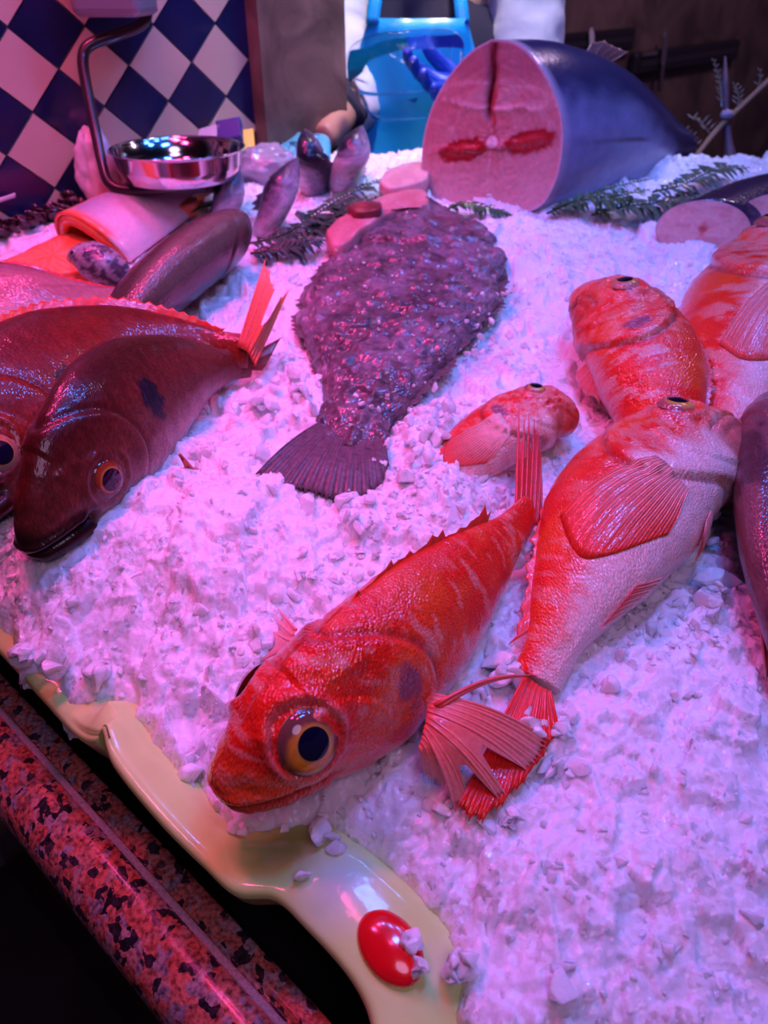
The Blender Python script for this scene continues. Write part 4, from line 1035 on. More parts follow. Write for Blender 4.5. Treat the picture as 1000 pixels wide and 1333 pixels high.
tag(mk('cut_face', V, F, m_flesh, tuna, True, np.vstack([c.reshape(-1, 3), c[0].mean(0)[None]])), 'pink and red marbled cut face')
fb = [rings[k][2] for k in (14, 15, 17)]
fan('fin', tuna, [p - A(0, 0, .004) for p in fb], [fb[0] + A(.01, .01, .012), fb[1] + A(.02, .02, .018), fb[2] + A(.04, .03, .012)], m_fin, (.22, .07, .07), (.32, .14, .12), memb=.95, th=.002, mult=3)

# ---------------------------------------------------------------- cut steaks and loins
def slabpx(name, px, h, thick, mat, colfn, label, cat, group=None, seed=0, dome=.002, side=None):
    """thick cut piece: outline on the bed, raised by its thickness"""
    pts = np.array([P(u, v, h) for u, v in px]); oc_ = crom(np.vstack([pts, pts[:1]]), 61)[:-1]; ce = oc_.mean(0)
    lev = []
    cols = []
    for r_, z_ in ((.94, -thick), (1.0, -thick * .9), (1.02, -thick * .5), (1.0, -thick * .12), (.97, 0), (.9, dome * .3), (.7, dome), (.45, dome), (.2, dome), (.02, dome)):
        q = ce + (oc_ - ce) * r_ + PN * z_
        nn = fbm(q[:, 0] * 90, q[:, 1] * 90, q[:, 2] * 90, 700 + seed, 3)
        q = q + PN * ((nn - .5) * .003)[:, None]
        lev.append(q); cols.append(colfn(q, (q - ce), nn, r_, z_))
    G = np.array(lev); V, F = capped(G); C = np.array(cols)
    C = np.vstack([C.reshape(-1, 3), C[0, :1], C[-1, :1]])
    o = mk(name, V, F, mat, None, True, C); return tag(o, label, cat, group)
def pinkcol(a, b, skin=None, at=-9):
    def fn(q, d, n, r, z):
        c = mixc(np.broadcast_to(A(*a), q.shape), b, ss(.35, .65, fbm(q[:, 0] * 60, q[:, 1] * 30, q[:, 2] * 60, 31, 3)))
        if skin is not None and z < at: c = np.broadcast_to(A(*skin), q.shape)
        return c
    return fn
slabpx('tuna_loin', [(424, 300), (440, 284), (470, 268), (505, 252), (552, 246), (556, 268), (520, 272), (480, 292), (448, 318), (432, 316)], .028, .032, m_flesh, pinkcol((.80, .34, .36), (.66, .20, .22)), 'long pink tuna loin strip leading from the tuna to the flatfish', 'fish cut', None, 1)
slabpx('tuna_steak', [(494, 236), (504, 222), (530, 212), (556, 212), (556, 232), (526, 242), (506, 244)], .034, .024, m_flesh, pinkcol((.84, .46, .47), (.76, .36, .38), (.05, .04, .06), -.012), 'small pale pink tuna steak with dark skin underneath, left of the tuna', 'fish cut', None, 2)
slabpx('red_fish_strip', [(452, 268), (470, 262), (494, 262), (494, 272), (466, 276)], .040, .012, m_flesh, pinkcol((.34, .05, .06), (.22, .03, .04)), 'dark red strip of fish lying on the pink tuna loin', 'fish cut', None, 3)

def cutfish(ctr, w, h, axis, ln, label, seed):
    nrm_ = nrm(A(-.25, -.95, .12)); rt = nrm(np.cross(A(0, 0, 1), nrm_)) * -1; up = np.cross(rt, nrm_); up = up if up[2] > 0 else -up
    rt = rt if rt[0] > 0 else -rt
    axis = nrm(axis)
    root = thing('cut_fish', ctr - up * h, label, 'fish', 'cut fish on the right')
    a = np.linspace(0, 2 * PI, 72, endpoint=False)
    shape = np.stack([w * np.sin(a) * (1 + .06 * np.cos(a)), h * np.cos(a) * np.where(np.cos(a) < 0, .82, 1) + .30 * h * np.exp(-(np.angle(np.exp(1j * (a - PI))) / .34) ** 2)], 1)
    ks = np.linspace(0, 1, 24); sc = pchip([0, .3, .6, 1], [1, 1.02, .85, .35], ks)
    G = np.array([ctr + (rt * (shape[:, :1] * s_) + up * (shape[:, 1:] * s_)) + axis * (ln * k) for k, s_ in zip(ks, sc)])
    n = fbm(G[..., 0] * 120, G[..., 1] * 50, G[..., 2] * 120, 640 + seed, 3)
    hh = np.cos(a)[None] + 0 * n
    c = mixc(np.broadcast_to(A(.16, .08, .13), G.shape), (.05, .025, .05), ss(.0, .6, hh + (n - .5))); c = mixc(c, (.40, .26, .32), ss(-.2, -.7, hh + (n - .5) * .5))
    V, F = capped(G); mk('skin', V, F, m_sleekf, root, True, np.vstack([c.reshape(-1, 3), c[0, :1], c[-1, :1]]))
    rr = np.linspace(0.01, 1, 26)
    Q = shape[None] * rr[:, None, None]
    X, Z = Q[..., 0] / w, Q[..., 1] / h
    n1 = fbm(X * 5 + seed, Z * 5, 0, 650, 3)
    c = mixc(np.broadcast_to(A(.84, .52, .50), Q.shape[:2] + (3,)), (.74, .38, .38), ss(.4, .7, n1))
    c = mixc(c, (.70, .16, .17), np.exp(-((X / .06) ** 2)) * ss(.45, .2, Z) * ss(-.6, -.3, Z) * .7); c = mixc(c, (.62, .10, .10), ss(.14, .06, np.hypot(X, Z - .12)) * .8); c = mixc(c, (.80, .40, .40), ss(.13, .05, np.hypot(X, Z + .22)))
    c = mixc(c, (.10, .05, .07), ss(.09, .02, np.hypot((np.abs(X) - .22) * .7, Z + .62)))
    c = mixc(c, (.60, .40, .46), ss(.95, 1, rr)[:, None] + 0 * X)
    G = ctr + rt * Q[..., :1] + up * Q[..., 1:] + nrm_ * (.001 + .0015 * (n1 - .5))[..., None]
    V = np.vstack([G.reshape(-1, 3), G[0].mean(0)[None]]); K = 72
    mk('cut_face', V, gfaces(26, K, True) + [(len(V) - 1, (j + 1) % K, j) for j in range(K)], m_flesh, root, True, np.vstack([c.reshape(-1, 3), c[0].mean(0)[None]]))
m_sleekf = skinmat('dark_wet_skin', 220, .25, .26, .6, .2, 150, fish=False)
cutfish(P(914, 303, .022), .062, .042, A(.80, .62, .10), .34, 'cut dark fish showing a pale pink face, behind the red rockfish at right', 1)
cutfish(P(1012, 296, .030), .060, .044, A(.85, .5, .10), .30, 'second cut dark fish, its pale face cut off by the right edge', 2)

# ---------------------------------------------------------------- salmon pieces on the left
def salmon_flap():
    a0, a1 = P(122, 326, .010), P(236, 256, .014)
    ax = nrm(a1 - a0); sd = nrm(np.cross(ax, PN)); ln = np.linalg.norm(a1 - a0)
    if sd[1] > 0: sd = -sd                                  # towards the customer
    root = thing('folded_salmon', a0, 'folded salmon side, orange flesh inside and silver white skin outside', 'fish cut')
    t = np.linspace(-.35, PI * 1.02, 34); k = np.linspace(0, 1, 26)
    def arch(r, dk=0):
        R = r * (1.1 - .25 * k)[:, None]
        lip = .006 * np.sin(t * 2)[None]
        return (a0 + ax * (k * ln)[:, None, None] * 1.0 + 0) if False else (a0[None, None] + ax * (k[:, None, None] * ln + 0 * t[None, :, None] - (.012 * np.sin(t))[None, :, None] * (1 - k)[:, None, None])
               - sd * (R * np.cos(t)[None] * 1.15)[..., None] + PN * (R * np.sin(t)[None] * .95 + lip)[..., None])
    Go, Gi = arch(.050), arch(.036)
    n = fbm(Go[..., 0] * 40, Go[..., 1] * 40, Go[..., 2] * 40, 660, 3)
    c = mixc(np.broadcast_to(A(.74, .62, .64), Go.shape), (.36, .34, .42), ss(.30, .75, np.sin(t)[None] * .8 + (n - .5) * .4) * ss(2.2, 1.2, t)[None])
    c = mixc(c, (.86, .17, .06), ss(.10, .02, k)[:, None] * ss(2.6, 2.2, t)[None]); c = mixc(c, (.84, .15, .05), (ss(1.25, .95, t)[None] * ss(.9, .5, k)[:, None]))
    V, F = shell((Go + arch(.047)) / 2, .004)
    mk('skin', V, F, m_sleekf2, root, True, np.concatenate([c.reshape(-1, 3)] * 2))
    V, F = shell(arch(.0395), .0135)
    n2 = np.abs(np.sin((Gi @ ax) * 420))
    ci = mixc(np.broadcast_to(A(.86, .16, .055), Gi.shape), (.88, .36, .22), n2 * .5)
    mk('flesh', V, F, m_flesh, root, True, np.concatenate([ci.reshape(-1, 3)] * 2))
m_sleekf2 = skinmat('silver_wet_skin', 300, .10, .24, .6, .08, 150, fish=False)
salmon_flap()
def salcol(q, d, n, r, z):
    c = np.broadcast_to(A(.86, .17, .06), q.shape)
    return mixc(c, (.90, .42, .26), np.abs(np.sin((q[:, 0] * .8 + q[:, 1]) * 330)) ** 3 * .6)
slabpx('salmon_fillet', [(132, 278), (160, 262), (205, 250), (262, 248), (258, 262), (214, 274), (170, 284), (140, 288)], .030, .02, m_flesh, salcol, 'flat red salmon fillet under the steel pan', 'fish cut', 'salmon pieces', 5)
slabpx('salmon_fillet', [(-20, 348), (20, 332), (66, 310), (96, 302), (128, 318), (140, 340), (110, 352), (50, 358), (0, 360)], .026, .024, m_flesh, salcol, 'orange salmon fillet at the left edge, in front of the folded salmon side', 'fish cut', 'salmon pieces', 6)
f = Fish('grey_fish', [(88, 338, .046, 36), (110, 336, .050, 36), (140, 350, .040, 36), (186, 378, .012, 36)], BASS, 'small grey silvery fish lying against the front of the folded salmon', 'fish', ns=80, na=56)
f.prof = (BASS[0], BASS[1] * 1.9, BASS[2] * 1.9, BASS[3] * 3.0)
f.body(m_sleek, lambda s, y, side: mixc(np.broadcast_to(A(.36, .31, .36), s.shape + (3,)), (.08, .06, .10), ss(.45, .62, fbm(s * 20, y * 20, side, 680, 3))))
f.eye(.2, .02, -1, .05, (.4, .4, .45), (.2, .2, .25), .5, .5, .12)
# dark seaweed along the tiles
M = MB()
for i in range(120):
    t = RNG.random(); u = -60 + 175 * t + RNG.normal() * 6; v = 322 - 54 * t - abs(RNG.normal()) * 9
    V, F = blob(P(u, v, .006 + RNG.random() * .016), RT * RNG.uniform(.006, .014), FW * RNG.uniform(.006, .014), PN * RNG.uniform(.003, .008), i, .5, 4, 8, 10)
    M.add(V, F)
tag(M.build('dark_seaweed', plain('seaweed', (.035, .012, .016), .25, coat=.5)), 'heap of dark reddish seaweed at the foot of the tiles', 'seaweed', kind='stuff')

# ---------------------------------------------------------------- hanging scale with steel pan
m_steel = plain('steel', (.62, .60, .62), .12, 1.0)
m_arm = plain('scale_arm', (.035, .02, .024), .35, .3, coat=.3)
m_house = plain('scale_housing', (.30, .27, .30), .4, .3)
T0 = 1.09
pc = D(234, 216, T0)
scale = thing('hanging_scale', D(234, 246, T0), 'dark bracket scale holding a round shallow steel pan, left of the aproned person', 'scale')
a = np.linspace(0, 2 * PI, 64, endpoint=False)
zt = D(234, 189, T0)[2]; zb = D(234, 236, T0)[2]; R0 = 82 / 1000 * T0 / .98
cx, cy = pc[0], pc[1]
prof_ = [(.0, 0), (.5, 0), (.80, .02), (.90, .10), (.955, .5), (.985, .92), (1.0, 1.0), (1.03, 1.02), (1.035, 1.0), (1.01, .96), (.975, .9), (.93, .5), (.87, .14), (.78, .06), (.5, .045), (0, .045)]
G = np.array([np.stack([cx + R0 * r * np.cos(a), cy + R0 * r * np.sin(a), np.full(64, zb + (zt - zb) * z)], 1) for r, z in [(max(r, .004), z) for r, z in prof_]])
V, F = capped(G); tag(mk('pan', V, F, m_steel, scale), 'shiny steel pan')
V, F = tube([D(192, 10, 1.07), D(186, 30, 1.07), D(150, 46, 1.06), D(118, 58, 1.055), D(108, 76, 1.055), D(114, 120, 1.06), D(124, 170, 1.065), D(134, 218, 1.065), D(142, 238, 1.065), D(160, 247, 1.065), D(210, 246, 1.07), D(268, 242, 1.08)], [.0078, .0078, .0074, .0068, .0068], 90, 12)
mk('bracket_arm', V, F, m_arm, scale)
V, F = box(A(cx, cy, zb - .007), RT * .05, A(0, .03, 0), A(0, 0, .006)); bev(mk('pan_support', V, F, m_arm, scale, False))
V, F = box(D(142, -48, 1.0), RT * .045, A(0, .05, 0), A(0, 0, .058)); bev(mk('housing', V, F, m_house, scale, False), .01, 3)
V, F = tube([D(184, -40, 1.05), D(192, 14, 1.07)], [.014, .014], 8, 16); mk('hanger_joint', V, F, m_arm, scale)
V, F = tube([D(142, -70, 1.0), A(*D(142, -70, 1.0)[:2], 3.0)], [.012], 4, 12, False); mk('hanger_rod', V, F, m_arm, scale)

# ---------------------------------------------------------------- bags, packets, cards
def crumple(name, c, rx, ry, rz, seed, mat, label, cat, amp=.32, fr=2.4, col=(1, 1, 1)):
    V, F = blob(c, rx, ry, rz, seed, amp, fr, 40, 56)
    return tag(mk(name, V, F, mat, None, True, np.broadcast_to(A(*col), V.shape)), label, cat)
m_plas = plain('white_plastic', (.72, .66, .68), .3, coat=.3, bump=.6, bscale=40)
crumple('plastic_bag', D(132, 228, 1.12), RT * .032, A(0, .03, 0), A(0, 0, .062), 3, m_plas, 'crumpled white plastic bag behind the bracket of the scale', 'bag')
crumple('plastic_bag', D(342, 218, 1.25), RT * .052, A(0, .04, 0), A(0, 0, .034), 8, plain('grey_plastic', (.36, .33, .42), .22, coat=.5, bump=.6, bscale=50), 'grey translucent plastic bag right of the steel pan', 'bag')
m_yel = plain('yellow_pack', (.80, .50, .02), .35)
m_wht = plain('white_card', (.62, .56, .60), .4); m_navy = plain('navy_print', (.03, .03, .22), .35)
def slabq(name, a, b, c_, th, mat, label, cat, group=None):
    """flat card from a corner and its two neighbours"""
    a, b, c_ = map(np.asarray, (a, b, c_)); x, y = (b - a) / 2, (c_ - a) / 2
    V, F = box(a + x + y, x, y, nrm(np.cross(x, y)) * th / 2)
    return bev(tag(mk(name, V, F, mat, None, False), label, cat, group), .0015)
slabq('yellow_packet', D(310, 206, 1.235), D(332, 202, 1.245), D(308, 176, 1.25), .02, m_yel, 'yellow packet standing right of the steel pan', 'packet')
pk = thing('printed_packet', D(288, 200, 1.2), 'pale and navy printed packet behind the steel pan', 'packet')
for nm, q, mt in (('pale_end', [(256, 196), (284, 188), (262, 172)], m_wht), ('navy_end', [(284, 188), (316, 182), (282, 162)], m_navy)):
    a_, b_, c_ = [D(u, v, 1.21) for u, v in q]; x, y = (b_ - a_) / 2, (c_ - a_) / 2
    V, F = box(a_ + x + y, x, y, nrm(np.cross(x, y)) * .012); bev(mk(nm, V, F, mt, pk, False), .002)
slabq('price_card', P(176, 268, .024), P(214, 252, .03), P(186, 274, .024), .003, m_yel, 'yellow price card under the pan, left on the salmon', 'price card', 'yellow price cards')
slabq('price_card', P(258, 262, .030), P(286, 246, .040), P(252, 240, .052), .003, plain('yellow_card', (.62, .42, .10), .4), 'yellow price card at the right end of the salmon fillet', 'price card', 'yellow price cards')
V, F = tube([P(248, 276, .018), P(266, 268, .022), P(290, 258, .018)], [.004, .012, .004], 14, 10, flat=.3)
tag(mk('green_leaf', V, F, plain('leaf', (.03, .09, .03), .4)), 'small dark green leaf below the yellow price card', 'leaf')
slabq('label_strip', W(-14, 268, .02), W(20, 257, .02), W(-14, 262, .02), .004, m_wht, 'thin white label strip on the tiled wall at the left edge', 'label')

# ---------------------------------------------------------------- fern and herb garnish
m_fern = skinmat('fern_leaf', 200, .1, .45, .2, .3, 200, fish=False)
def frond(pts, leaf, n, label, cols=((.04, .10, .035), (.10, .17, .06)), group='fern sprigs round the tuna', wide=.22, name='fern_sprig', droop=.3):
    C = crom(pts, n + 2); T, N, B = frames(C)
    side = nrm(np.cross(T, PN)); M = MB()
    V, F = tube(C, [.0018, .0012, .0005], n + 2, 6, False); M.add(V, F, A(*cols[0]) * .9)
    for i in range(1, n + 1):
        for s_ in (-1, 1):
            l = leaf * (math.sin(PI * (.12 + .86 * i / (n + 1))) ** .7) * RNG.uniform(.75, 1.15)
            d = nrm(side[i] * s_ + T[i] * .55 + PN * RNG.normal() * .25)
            w = nrm(np.cross(d, PN)) * l * wide; nn = PN * l * .04
            a_, e = C[i], C[i] + d * l - PN * l * droop
            mid = C[i] + d * l * .45 + PN * l * .04
            c = A(*cols[0]) + (A(*cols[1]) - A(*cols[0])) * RNG.random()
            M.add([a_, mid + w, e, mid - w, mid + nn, mid - nn], [(0, 1, 4), (1, 2, 4), (2, 3, 4), (3, 0, 4), (1, 0, 5), (2, 1, 5), (3, 2, 5), (0, 3, 5)], c)
    o = mk(name, np.vstack(M.V), M.F, m_fern, None, False, np.vstack(M.C)); return tag(o, label, 'garnish', group)
def PX(l): return [P(*q) for q in l]
frond(PX([(582, 272, .012), (604, 266, .018), (640, 272, .016), (668, 280, .010)]), .020, 26, 'dark fern sprig along the foot of the pink cut face')
frond(PX([(712, 278, .01), (752, 262, .022), (800, 256, .03), (846, 246, .03)]), .026, 30, 'fern sprig lying along the foot of the blue tuna skin')
frond(PX([(720, 272, .016), (790, 246, .03), (850, 232, .03)]), .018, 24, 'thin fern sprig resting against the blue tuna skin', wide=.12)
frond(PX([(770, 280, .006), (820, 268, .020), (876, 262, .024), (906, 250, .02)]), .034, 30, 'broad grey green fern sprig between the tuna and the cut fish', cols=((.05, .10, .05), (.15, .20, .12)))
frond(PX([(850, 250, .03), (890, 240, .034), (930, 222, .034), (976, 218, .02)]), .034, 28, 'grey green fern sprig behind the cut fish', cols=((.05, .10, .05), (.15, .20, .12)))
frond(PX([(320, 318, .010), (362, 308, .014), (400, 288, .02), (438, 262, .024), (500, 232, .02)]), .034, 34, 'dark green fern sprig from the standing fish towards the tuna', cols=((.035, .06, .035), (.08, .11, .08)))
frond(PX([(326, 330, .006), (376, 322, .012), (424, 312, .012)]), .026, 24, 'dark wet fern sprig on the ice below the standing fish', cols=((.03, .05, .035), (.06, .08, .06)))
frond(PX([(400, 306, .012), (440, 276, .022), (492, 256, .026)]), .03, 26, 'fern sprig tucked under the pink tuna loin', cols=((.04, .06, .04), (.09, .12, .08)))
m_stalk = plain('stalk', (.30, .17, .10), .6); m_pstalk = plain('purple_stalk', (.10, .05, .08), .5)
hb = thing('dry_herb', D(952, 222, 1.47), 'dry beige twig crossing a purple stalk, in front of the right knife rack', 'herb')
td = 1.45
V, F = tube([D(905, 205, td), D(935, 168, td), D(968, 136, td), D(1004, 102, td)], [.005, .006, .005, .0055], 30, 10); mk('twig', V, F, m_stalk, hb)
V, F = tube([D(952, 222, td + .02), D(946, 160, td + .01), D(944, 110, td), D(944, 74, td)], [.016, .008, .006, .007, .002], 30, 10); mk('stem', V, F, m_pstalk, hb)
def sprig(a_, b_, n, l, nm):
    M = MB(); C = crom([a_, (np.asarray(a_) + b_) / 2 + A(.003, 0, .003), b_], n)
    V, F = tube(C, [.0014, .0006], n, 6, False); M.add(V, F, A(.2, .16, .12))
    for i in range(1, n):
        for s_ in (-1, 1):
            e = C[i] + (RT * s_ * .8 + UP * .8) * l * (1 - .5 * i / n) + FW * RNG.normal() * l * .3; mid = (C[i] + e) / 2
            M.add([C[i], mid + UP * l * .12, e, mid - UP * l * .12, mid + FW * l * .05, mid - FW * l * .05], [(0, 1, 4), (1, 2, 4), (2, 3, 4), (3, 0, 4), (1, 0, 5), (2, 1, 5), (3, 2, 5), (0, 3, 5)], A(.26, .22, .17))
    mk(nm, np.vstack(M.V), M.F, m_fern, hb, False, np.vstack(M.C))
sprig(D(940, 140, td), D(930, 80, td), 9, .014, 'leaf_spray'); sprig(D(925, 176, td), D(902, 154, td), 6, .022, 'leaf_spray'); sprig(D(908, 196, td), D(890, 172, td), 6, .018, 'leaf_spray'); sprig(D(960, 142, td), D(958, 112, td), 6, .016, 'leaf_spray'); sprig(D(984, 120, td), D(990, 92, td), 4, .012, 'leaf_spray')
V, F = blob(D(946, 150, td - .005), RT * .012, FW * .01, UP * .010, 5, .3, 3, 14, 18); mk('bud', V, F, plain('bud', (.35, .28, .38), .5, coat=.2), hb)

# ---------------------------------------------------------------- knife racks on the slate wall
m_rack = plain('black_rack', (.012, .010, .014), .4); m_blade = plain('knife_blade', (.75, .73, .72), .16, 1.0); m_hand = plain('knife_handle', (.05, .035, .05), .5); m_hpale = plain('pale_handle', (.55, .46, .50), .4)
def rack(a_, b_, h, label):
    p, q = W2(*a_, .02), W2(*b_, .02); x = (q - p) / 2
    V, F = box((p + q) / 2, x, WN * .018, A(0, 0, h))
    r = thing('knife_rack', (p + q) / 2 - A(0, 0, h), label, 'knife rack', 'magnetic knife racks')
    bev(mk('rail', V, F, m_rack, r, False), .012, 3)
    V, F = box((p + q) / 2 + WN * .019, x * .9, WN * .0015, A(0, 0, h * .25)); mk('magnet_strip', V, F, plain('magnet_strip', (.06, .05, .06), .25, .6), r, False)
def knife(top, mid, bot, wb, label, matb, math_, pale=None):
    a_, b_, c_ = W2(*top, .048), W2(*mid, .048), W2(*bot, .052)
    k = thing('knife', c_, label, 'knife', 'knives on the racks')
    n_ = 16; t = np.linspace(0, 1, n_); C = a_ + (b_ - a_) * t[:, None]; w = wb * np.clip(t * 5, .15, 1) ** .6
    G = C[:, None] + WD * (w[:, None] * np.linspace(-1, 1, 5)[None])[..., None]
    V, F = shell(G, .003); mk('blade', V, F, matb, k, False)
    V, F = tube([b_, (b_ + c_) / 2, c_], [.011, .013, .011], 14, 12, flat=.7); mk('handle', V, F, math_, k)
rack((706, 62), (822, 50), .034, 'black knife rack with two knives, above the tuna back')
rack((822, 84), (958, 64), .038, 'black knife rack with one knife, at the upper right')
knife((726, 18), (727, 54), (728, 86), .012, 'dark bladed knife at the left end of the left rack', m_hand, m_hand)
knife((770, 36), (771, 74), (772, 104), .013, 'pale bladed knife in the middle of the left rack', m_hpale, m_hand)
knife((868, 40), (863, 82), (859, 118), .016, 'shiny knife hanging handle down on the right rack', m_blade, m_hand)
V, F = box(W2(846, 70, .044), WD * .05, WN * .004, A(0, 0, .008)); bev(tag(mk('honing_steel', V, F, m_blade, None, False), 'short bright blade lying flat at the left end of the right rack', 'knife'), .003)

# ---------------------------------------------------------------- the person in the blue apron
m_dark = plain('dark_shirt', (.022, .015, .032), .85, bump=.3, bscale=300)
m_sleeve = plain('white_sleeve', (.66, .62, .68), .8, bump=.3, bscale=60)
m_apron = plain('blue_apron', (.004, .30, .62), .38, coat=.25, bump=.4, bscale=24)
m_skin = plain('skin', (.46, .22, .15), .5)
m_glove = plain('blue_glove', (.006, .05, .42), .4, coat=.2); m_teal = plain('teal_glove', (.10, .50, .62), .4, coat=.2); m_hair = plain('hair', (.012, .008, .008), .5)
td = 1.52
X0 = D(540, 60, td)
sh = 1.50                                     # shoulder height
def bp(dx, dz, dy=0.): return A(X0[0] + dx, X0[1] + dy, dz + .04 * float(ss(.9, 1.3, dz)))
person = thing('person', bp(0, 0), 'person in a blue apron and white sleeves leaning over the counter, holding a clear tub', 'person')
elL, wrL, haL = D(457, 130, 1.47), D(424, 178, 1.38), D(384, 196, 1.32)
shL, shR = bp(-.165, sh - .02), bp(.175, sh + .005)
elR, wrR, haR = D(668, 110, 1.52), D(606, 108, 1.40), D(556, 112, 1.34)
Vb = [bp(0, .95), bp(0, 1.12), bp(0, 1.30), bp(0, 1.44), bp(0, 1.535, -.02), bp(0, 1.60, -.04), bp(0, 1.68, -.05), bp(0, 1.76, -.045),
      shL, elL, wrL, wrL + (haL - wrL) * .15, shR, elR, wrR, wrR + (haR - wrR) * .15,
      bp(-.09, .88), bp(-.10, .48), bp(-.10, .08), bp(-.10, .03, -.12), bp(.09, .88), bp(.10, .48), bp(.10, .08), bp(.10, .03, -.12)]
Eb = [(0, 1), (1, 2), (2, 3), (3, 4), (4, 5), (5, 6), (6, 7), (3, 8), (8, 9), (9, 10), (10, 11), (3, 12), (12, 13), (13, 14), (14, 15), (0, 16), (16, 17), (17, 18), (18, 19), (0, 20), (20, 21), (21, 22), (22, 23)]
Rb = [(.12, .08), (.11, .075), (.11, .075), (.085, .06), (.052, .052), (.062, .066), (.080, .092), (.058, .07), .036, .038, .027, .024, .034, .036, .026, .022, .085, .055, .040, .035, .085, .055, .040, .035]
skinned('body', Vb, Eb, Rb, m_skin, person, 2)
def loft(name, pts, rx, ry, mat, n=24, m=36, cap=True, xd=RT):
    C = crom(pts, n); t = np.linspace(0, 1, n)
    rx = np.interp(t, np.linspace(0, 1, len(rx)), rx); ry = np.interp(t, np.linspace(0, 1, len(ry)), ry)
    a = np.linspace(0, 2 * PI, m, endpoint=False)
    G = C[:, None] + RT * (rx[:, None] * np.cos(a))[..., None] + A(0, 1, 0) * (ry[:, None] * np.sin(a))[..., None]
    V, F = capped(G); return mk(name, V, F, mat, person)
loft('shirt', [bp(0, .96), bp(0, 1.12), bp(0, 1.28), bp(0, 1.42), bp(0, 1.50), bp(0, 1.535, -.01)], [.165, .155, .165, .195, .188, .072], [.118, .108, .118, .118, .098, .066], m_dark)
loft('trousers', [bp(-.095, .06), bp(-.095, .5), bp(-.085, .9), bp(-.06, .99)], [.062, .075, .10, .10], [.07, .08, .105, .10], m_dark)
loft('trousers', [bp(.095, .06), bp(.095, .5), bp(.085, .9), bp(.06, .99)], [.062, .075, .10, .10], [.07, .08, .105, .10], m_dark)
def sleeve(pts, r, nm='sleeve', mat=None):
    C = crom(pts, 40); T, N, B = frames(C); a = np.linspace(0, 2 * PI, 28, endpoint=False)
    r = np.interp(np.linspace(0, 1, 40), np.linspace(0, 1, len(r)), r)
    G = C[:, None] + r[:, None, None] * (N[:, None] * np.cos(a)[None, :, None] + B[:, None] * np.sin(a)[None, :, None])
    G = G * 1.0 + (.012 * (fbm(G[..., 0] * 22, G[..., 1] * 22, G[..., 2] * 22, 701, 3) - .5))[..., None] * nrm(G - C[:, None]) * 2
    V, F = capped(G); return mk(nm, V, F, mat or m_sleeve, person)
sleeve([shL + A(.03, 0, .02), (shL + elL) / 2 + A(-.012, 0, 0), elL, elL + (wrL - elL) * .22], [.066, .070, .066, .060, .052])
sleeve([elL + (wrL - elL) * .18, elL + (wrL - elL) * .42], [.050, .046], 'cuff', m_dark)
sleeve([shR + A(-.035, 0, .012), shR + A(.02, 0, 0), (shR + elR) / 2 + A(.03, 0, 0), elR, elR + (wrR - elR) * .35], [.066, .078, .074, .066, .054])
sleeve([elR + (wrR - elR) * .3, elR + (wrR - elR) * 1.05], [.050, .036], 'glove_cuff', m_glove)
# apron: a bib bent round the chest, neck straps
def apron():
    zz = np.linspace(1.53 - .085, .62, 34); aa = np.linspace(-1, 1, 25)
    half = np.interp(zz, [.62, 1.15, 1.32, 1.445], [.17, .155, .135, .088])
    G = np.zeros((34, 25, 3))
    for i, z in enumerate(zz):
        for j, q in enumerate(aa):
            x = half[i] * q; rx = .19
            G[i, j] = bp(x, z, -.128 * math.sqrt(max(.04, 1 - (x / rx) ** 2)) - .010 + .004 * math.sin(x * 60 + z * 9) - (.03 if z < 1.1 else .03 * max(0, (1.25 - z) / .15)) * 1.0)
    V, F = shell(G, .004); mk('apron', V, F, m_apron, person)
    for sx in (-1, 1):
        pts = [bp(sx * .082, 1.437, -.128), bp(sx * .075, 1.48, -.115), bp(sx * .068, 1.53, -.07), bp(sx * .055, 1.545, -.0)]
        C = crom(pts, 20); G = C[:, None] + RT * (np.linspace(-.012, .012, 4)[None] * np.ones(20)[:, None])[..., None]
        V, F = shell(G, .004); mk('apron_strap', V, F, m_apron, person)
apron()
V, F = blob(bp(0, 1.735, -.03), RT * .088, A(0, .105, 0), A(0, 0, .092), 5, .05, 5); mk('hair', V, F, m_hair, person)
for sx in (-1, 1):
    V, F = blob(bp(sx * .03, 1.685, -.132), RT * .012, A(0, .008, 0), A(0, 0, .008), 1, 0, 1, 10, 14); mk('eye', V, F, m_hair, person)
V, F = blob(bp(0, 1.66, -.142), RT * .014, A(0, .018, 0), A(0, 0, .024), 2, .05, 2, 12, 16); mk('nose', V, F, m_skin, person)
V, F = blob(bp(0, 1.622, -.128), RT * .024, A(0, .008, 0), A(0, 0, .007), 2, .05, 2, 10, 16); mk('mouth', V, F, plain('lips', (.35, .1, .09), .5), person)
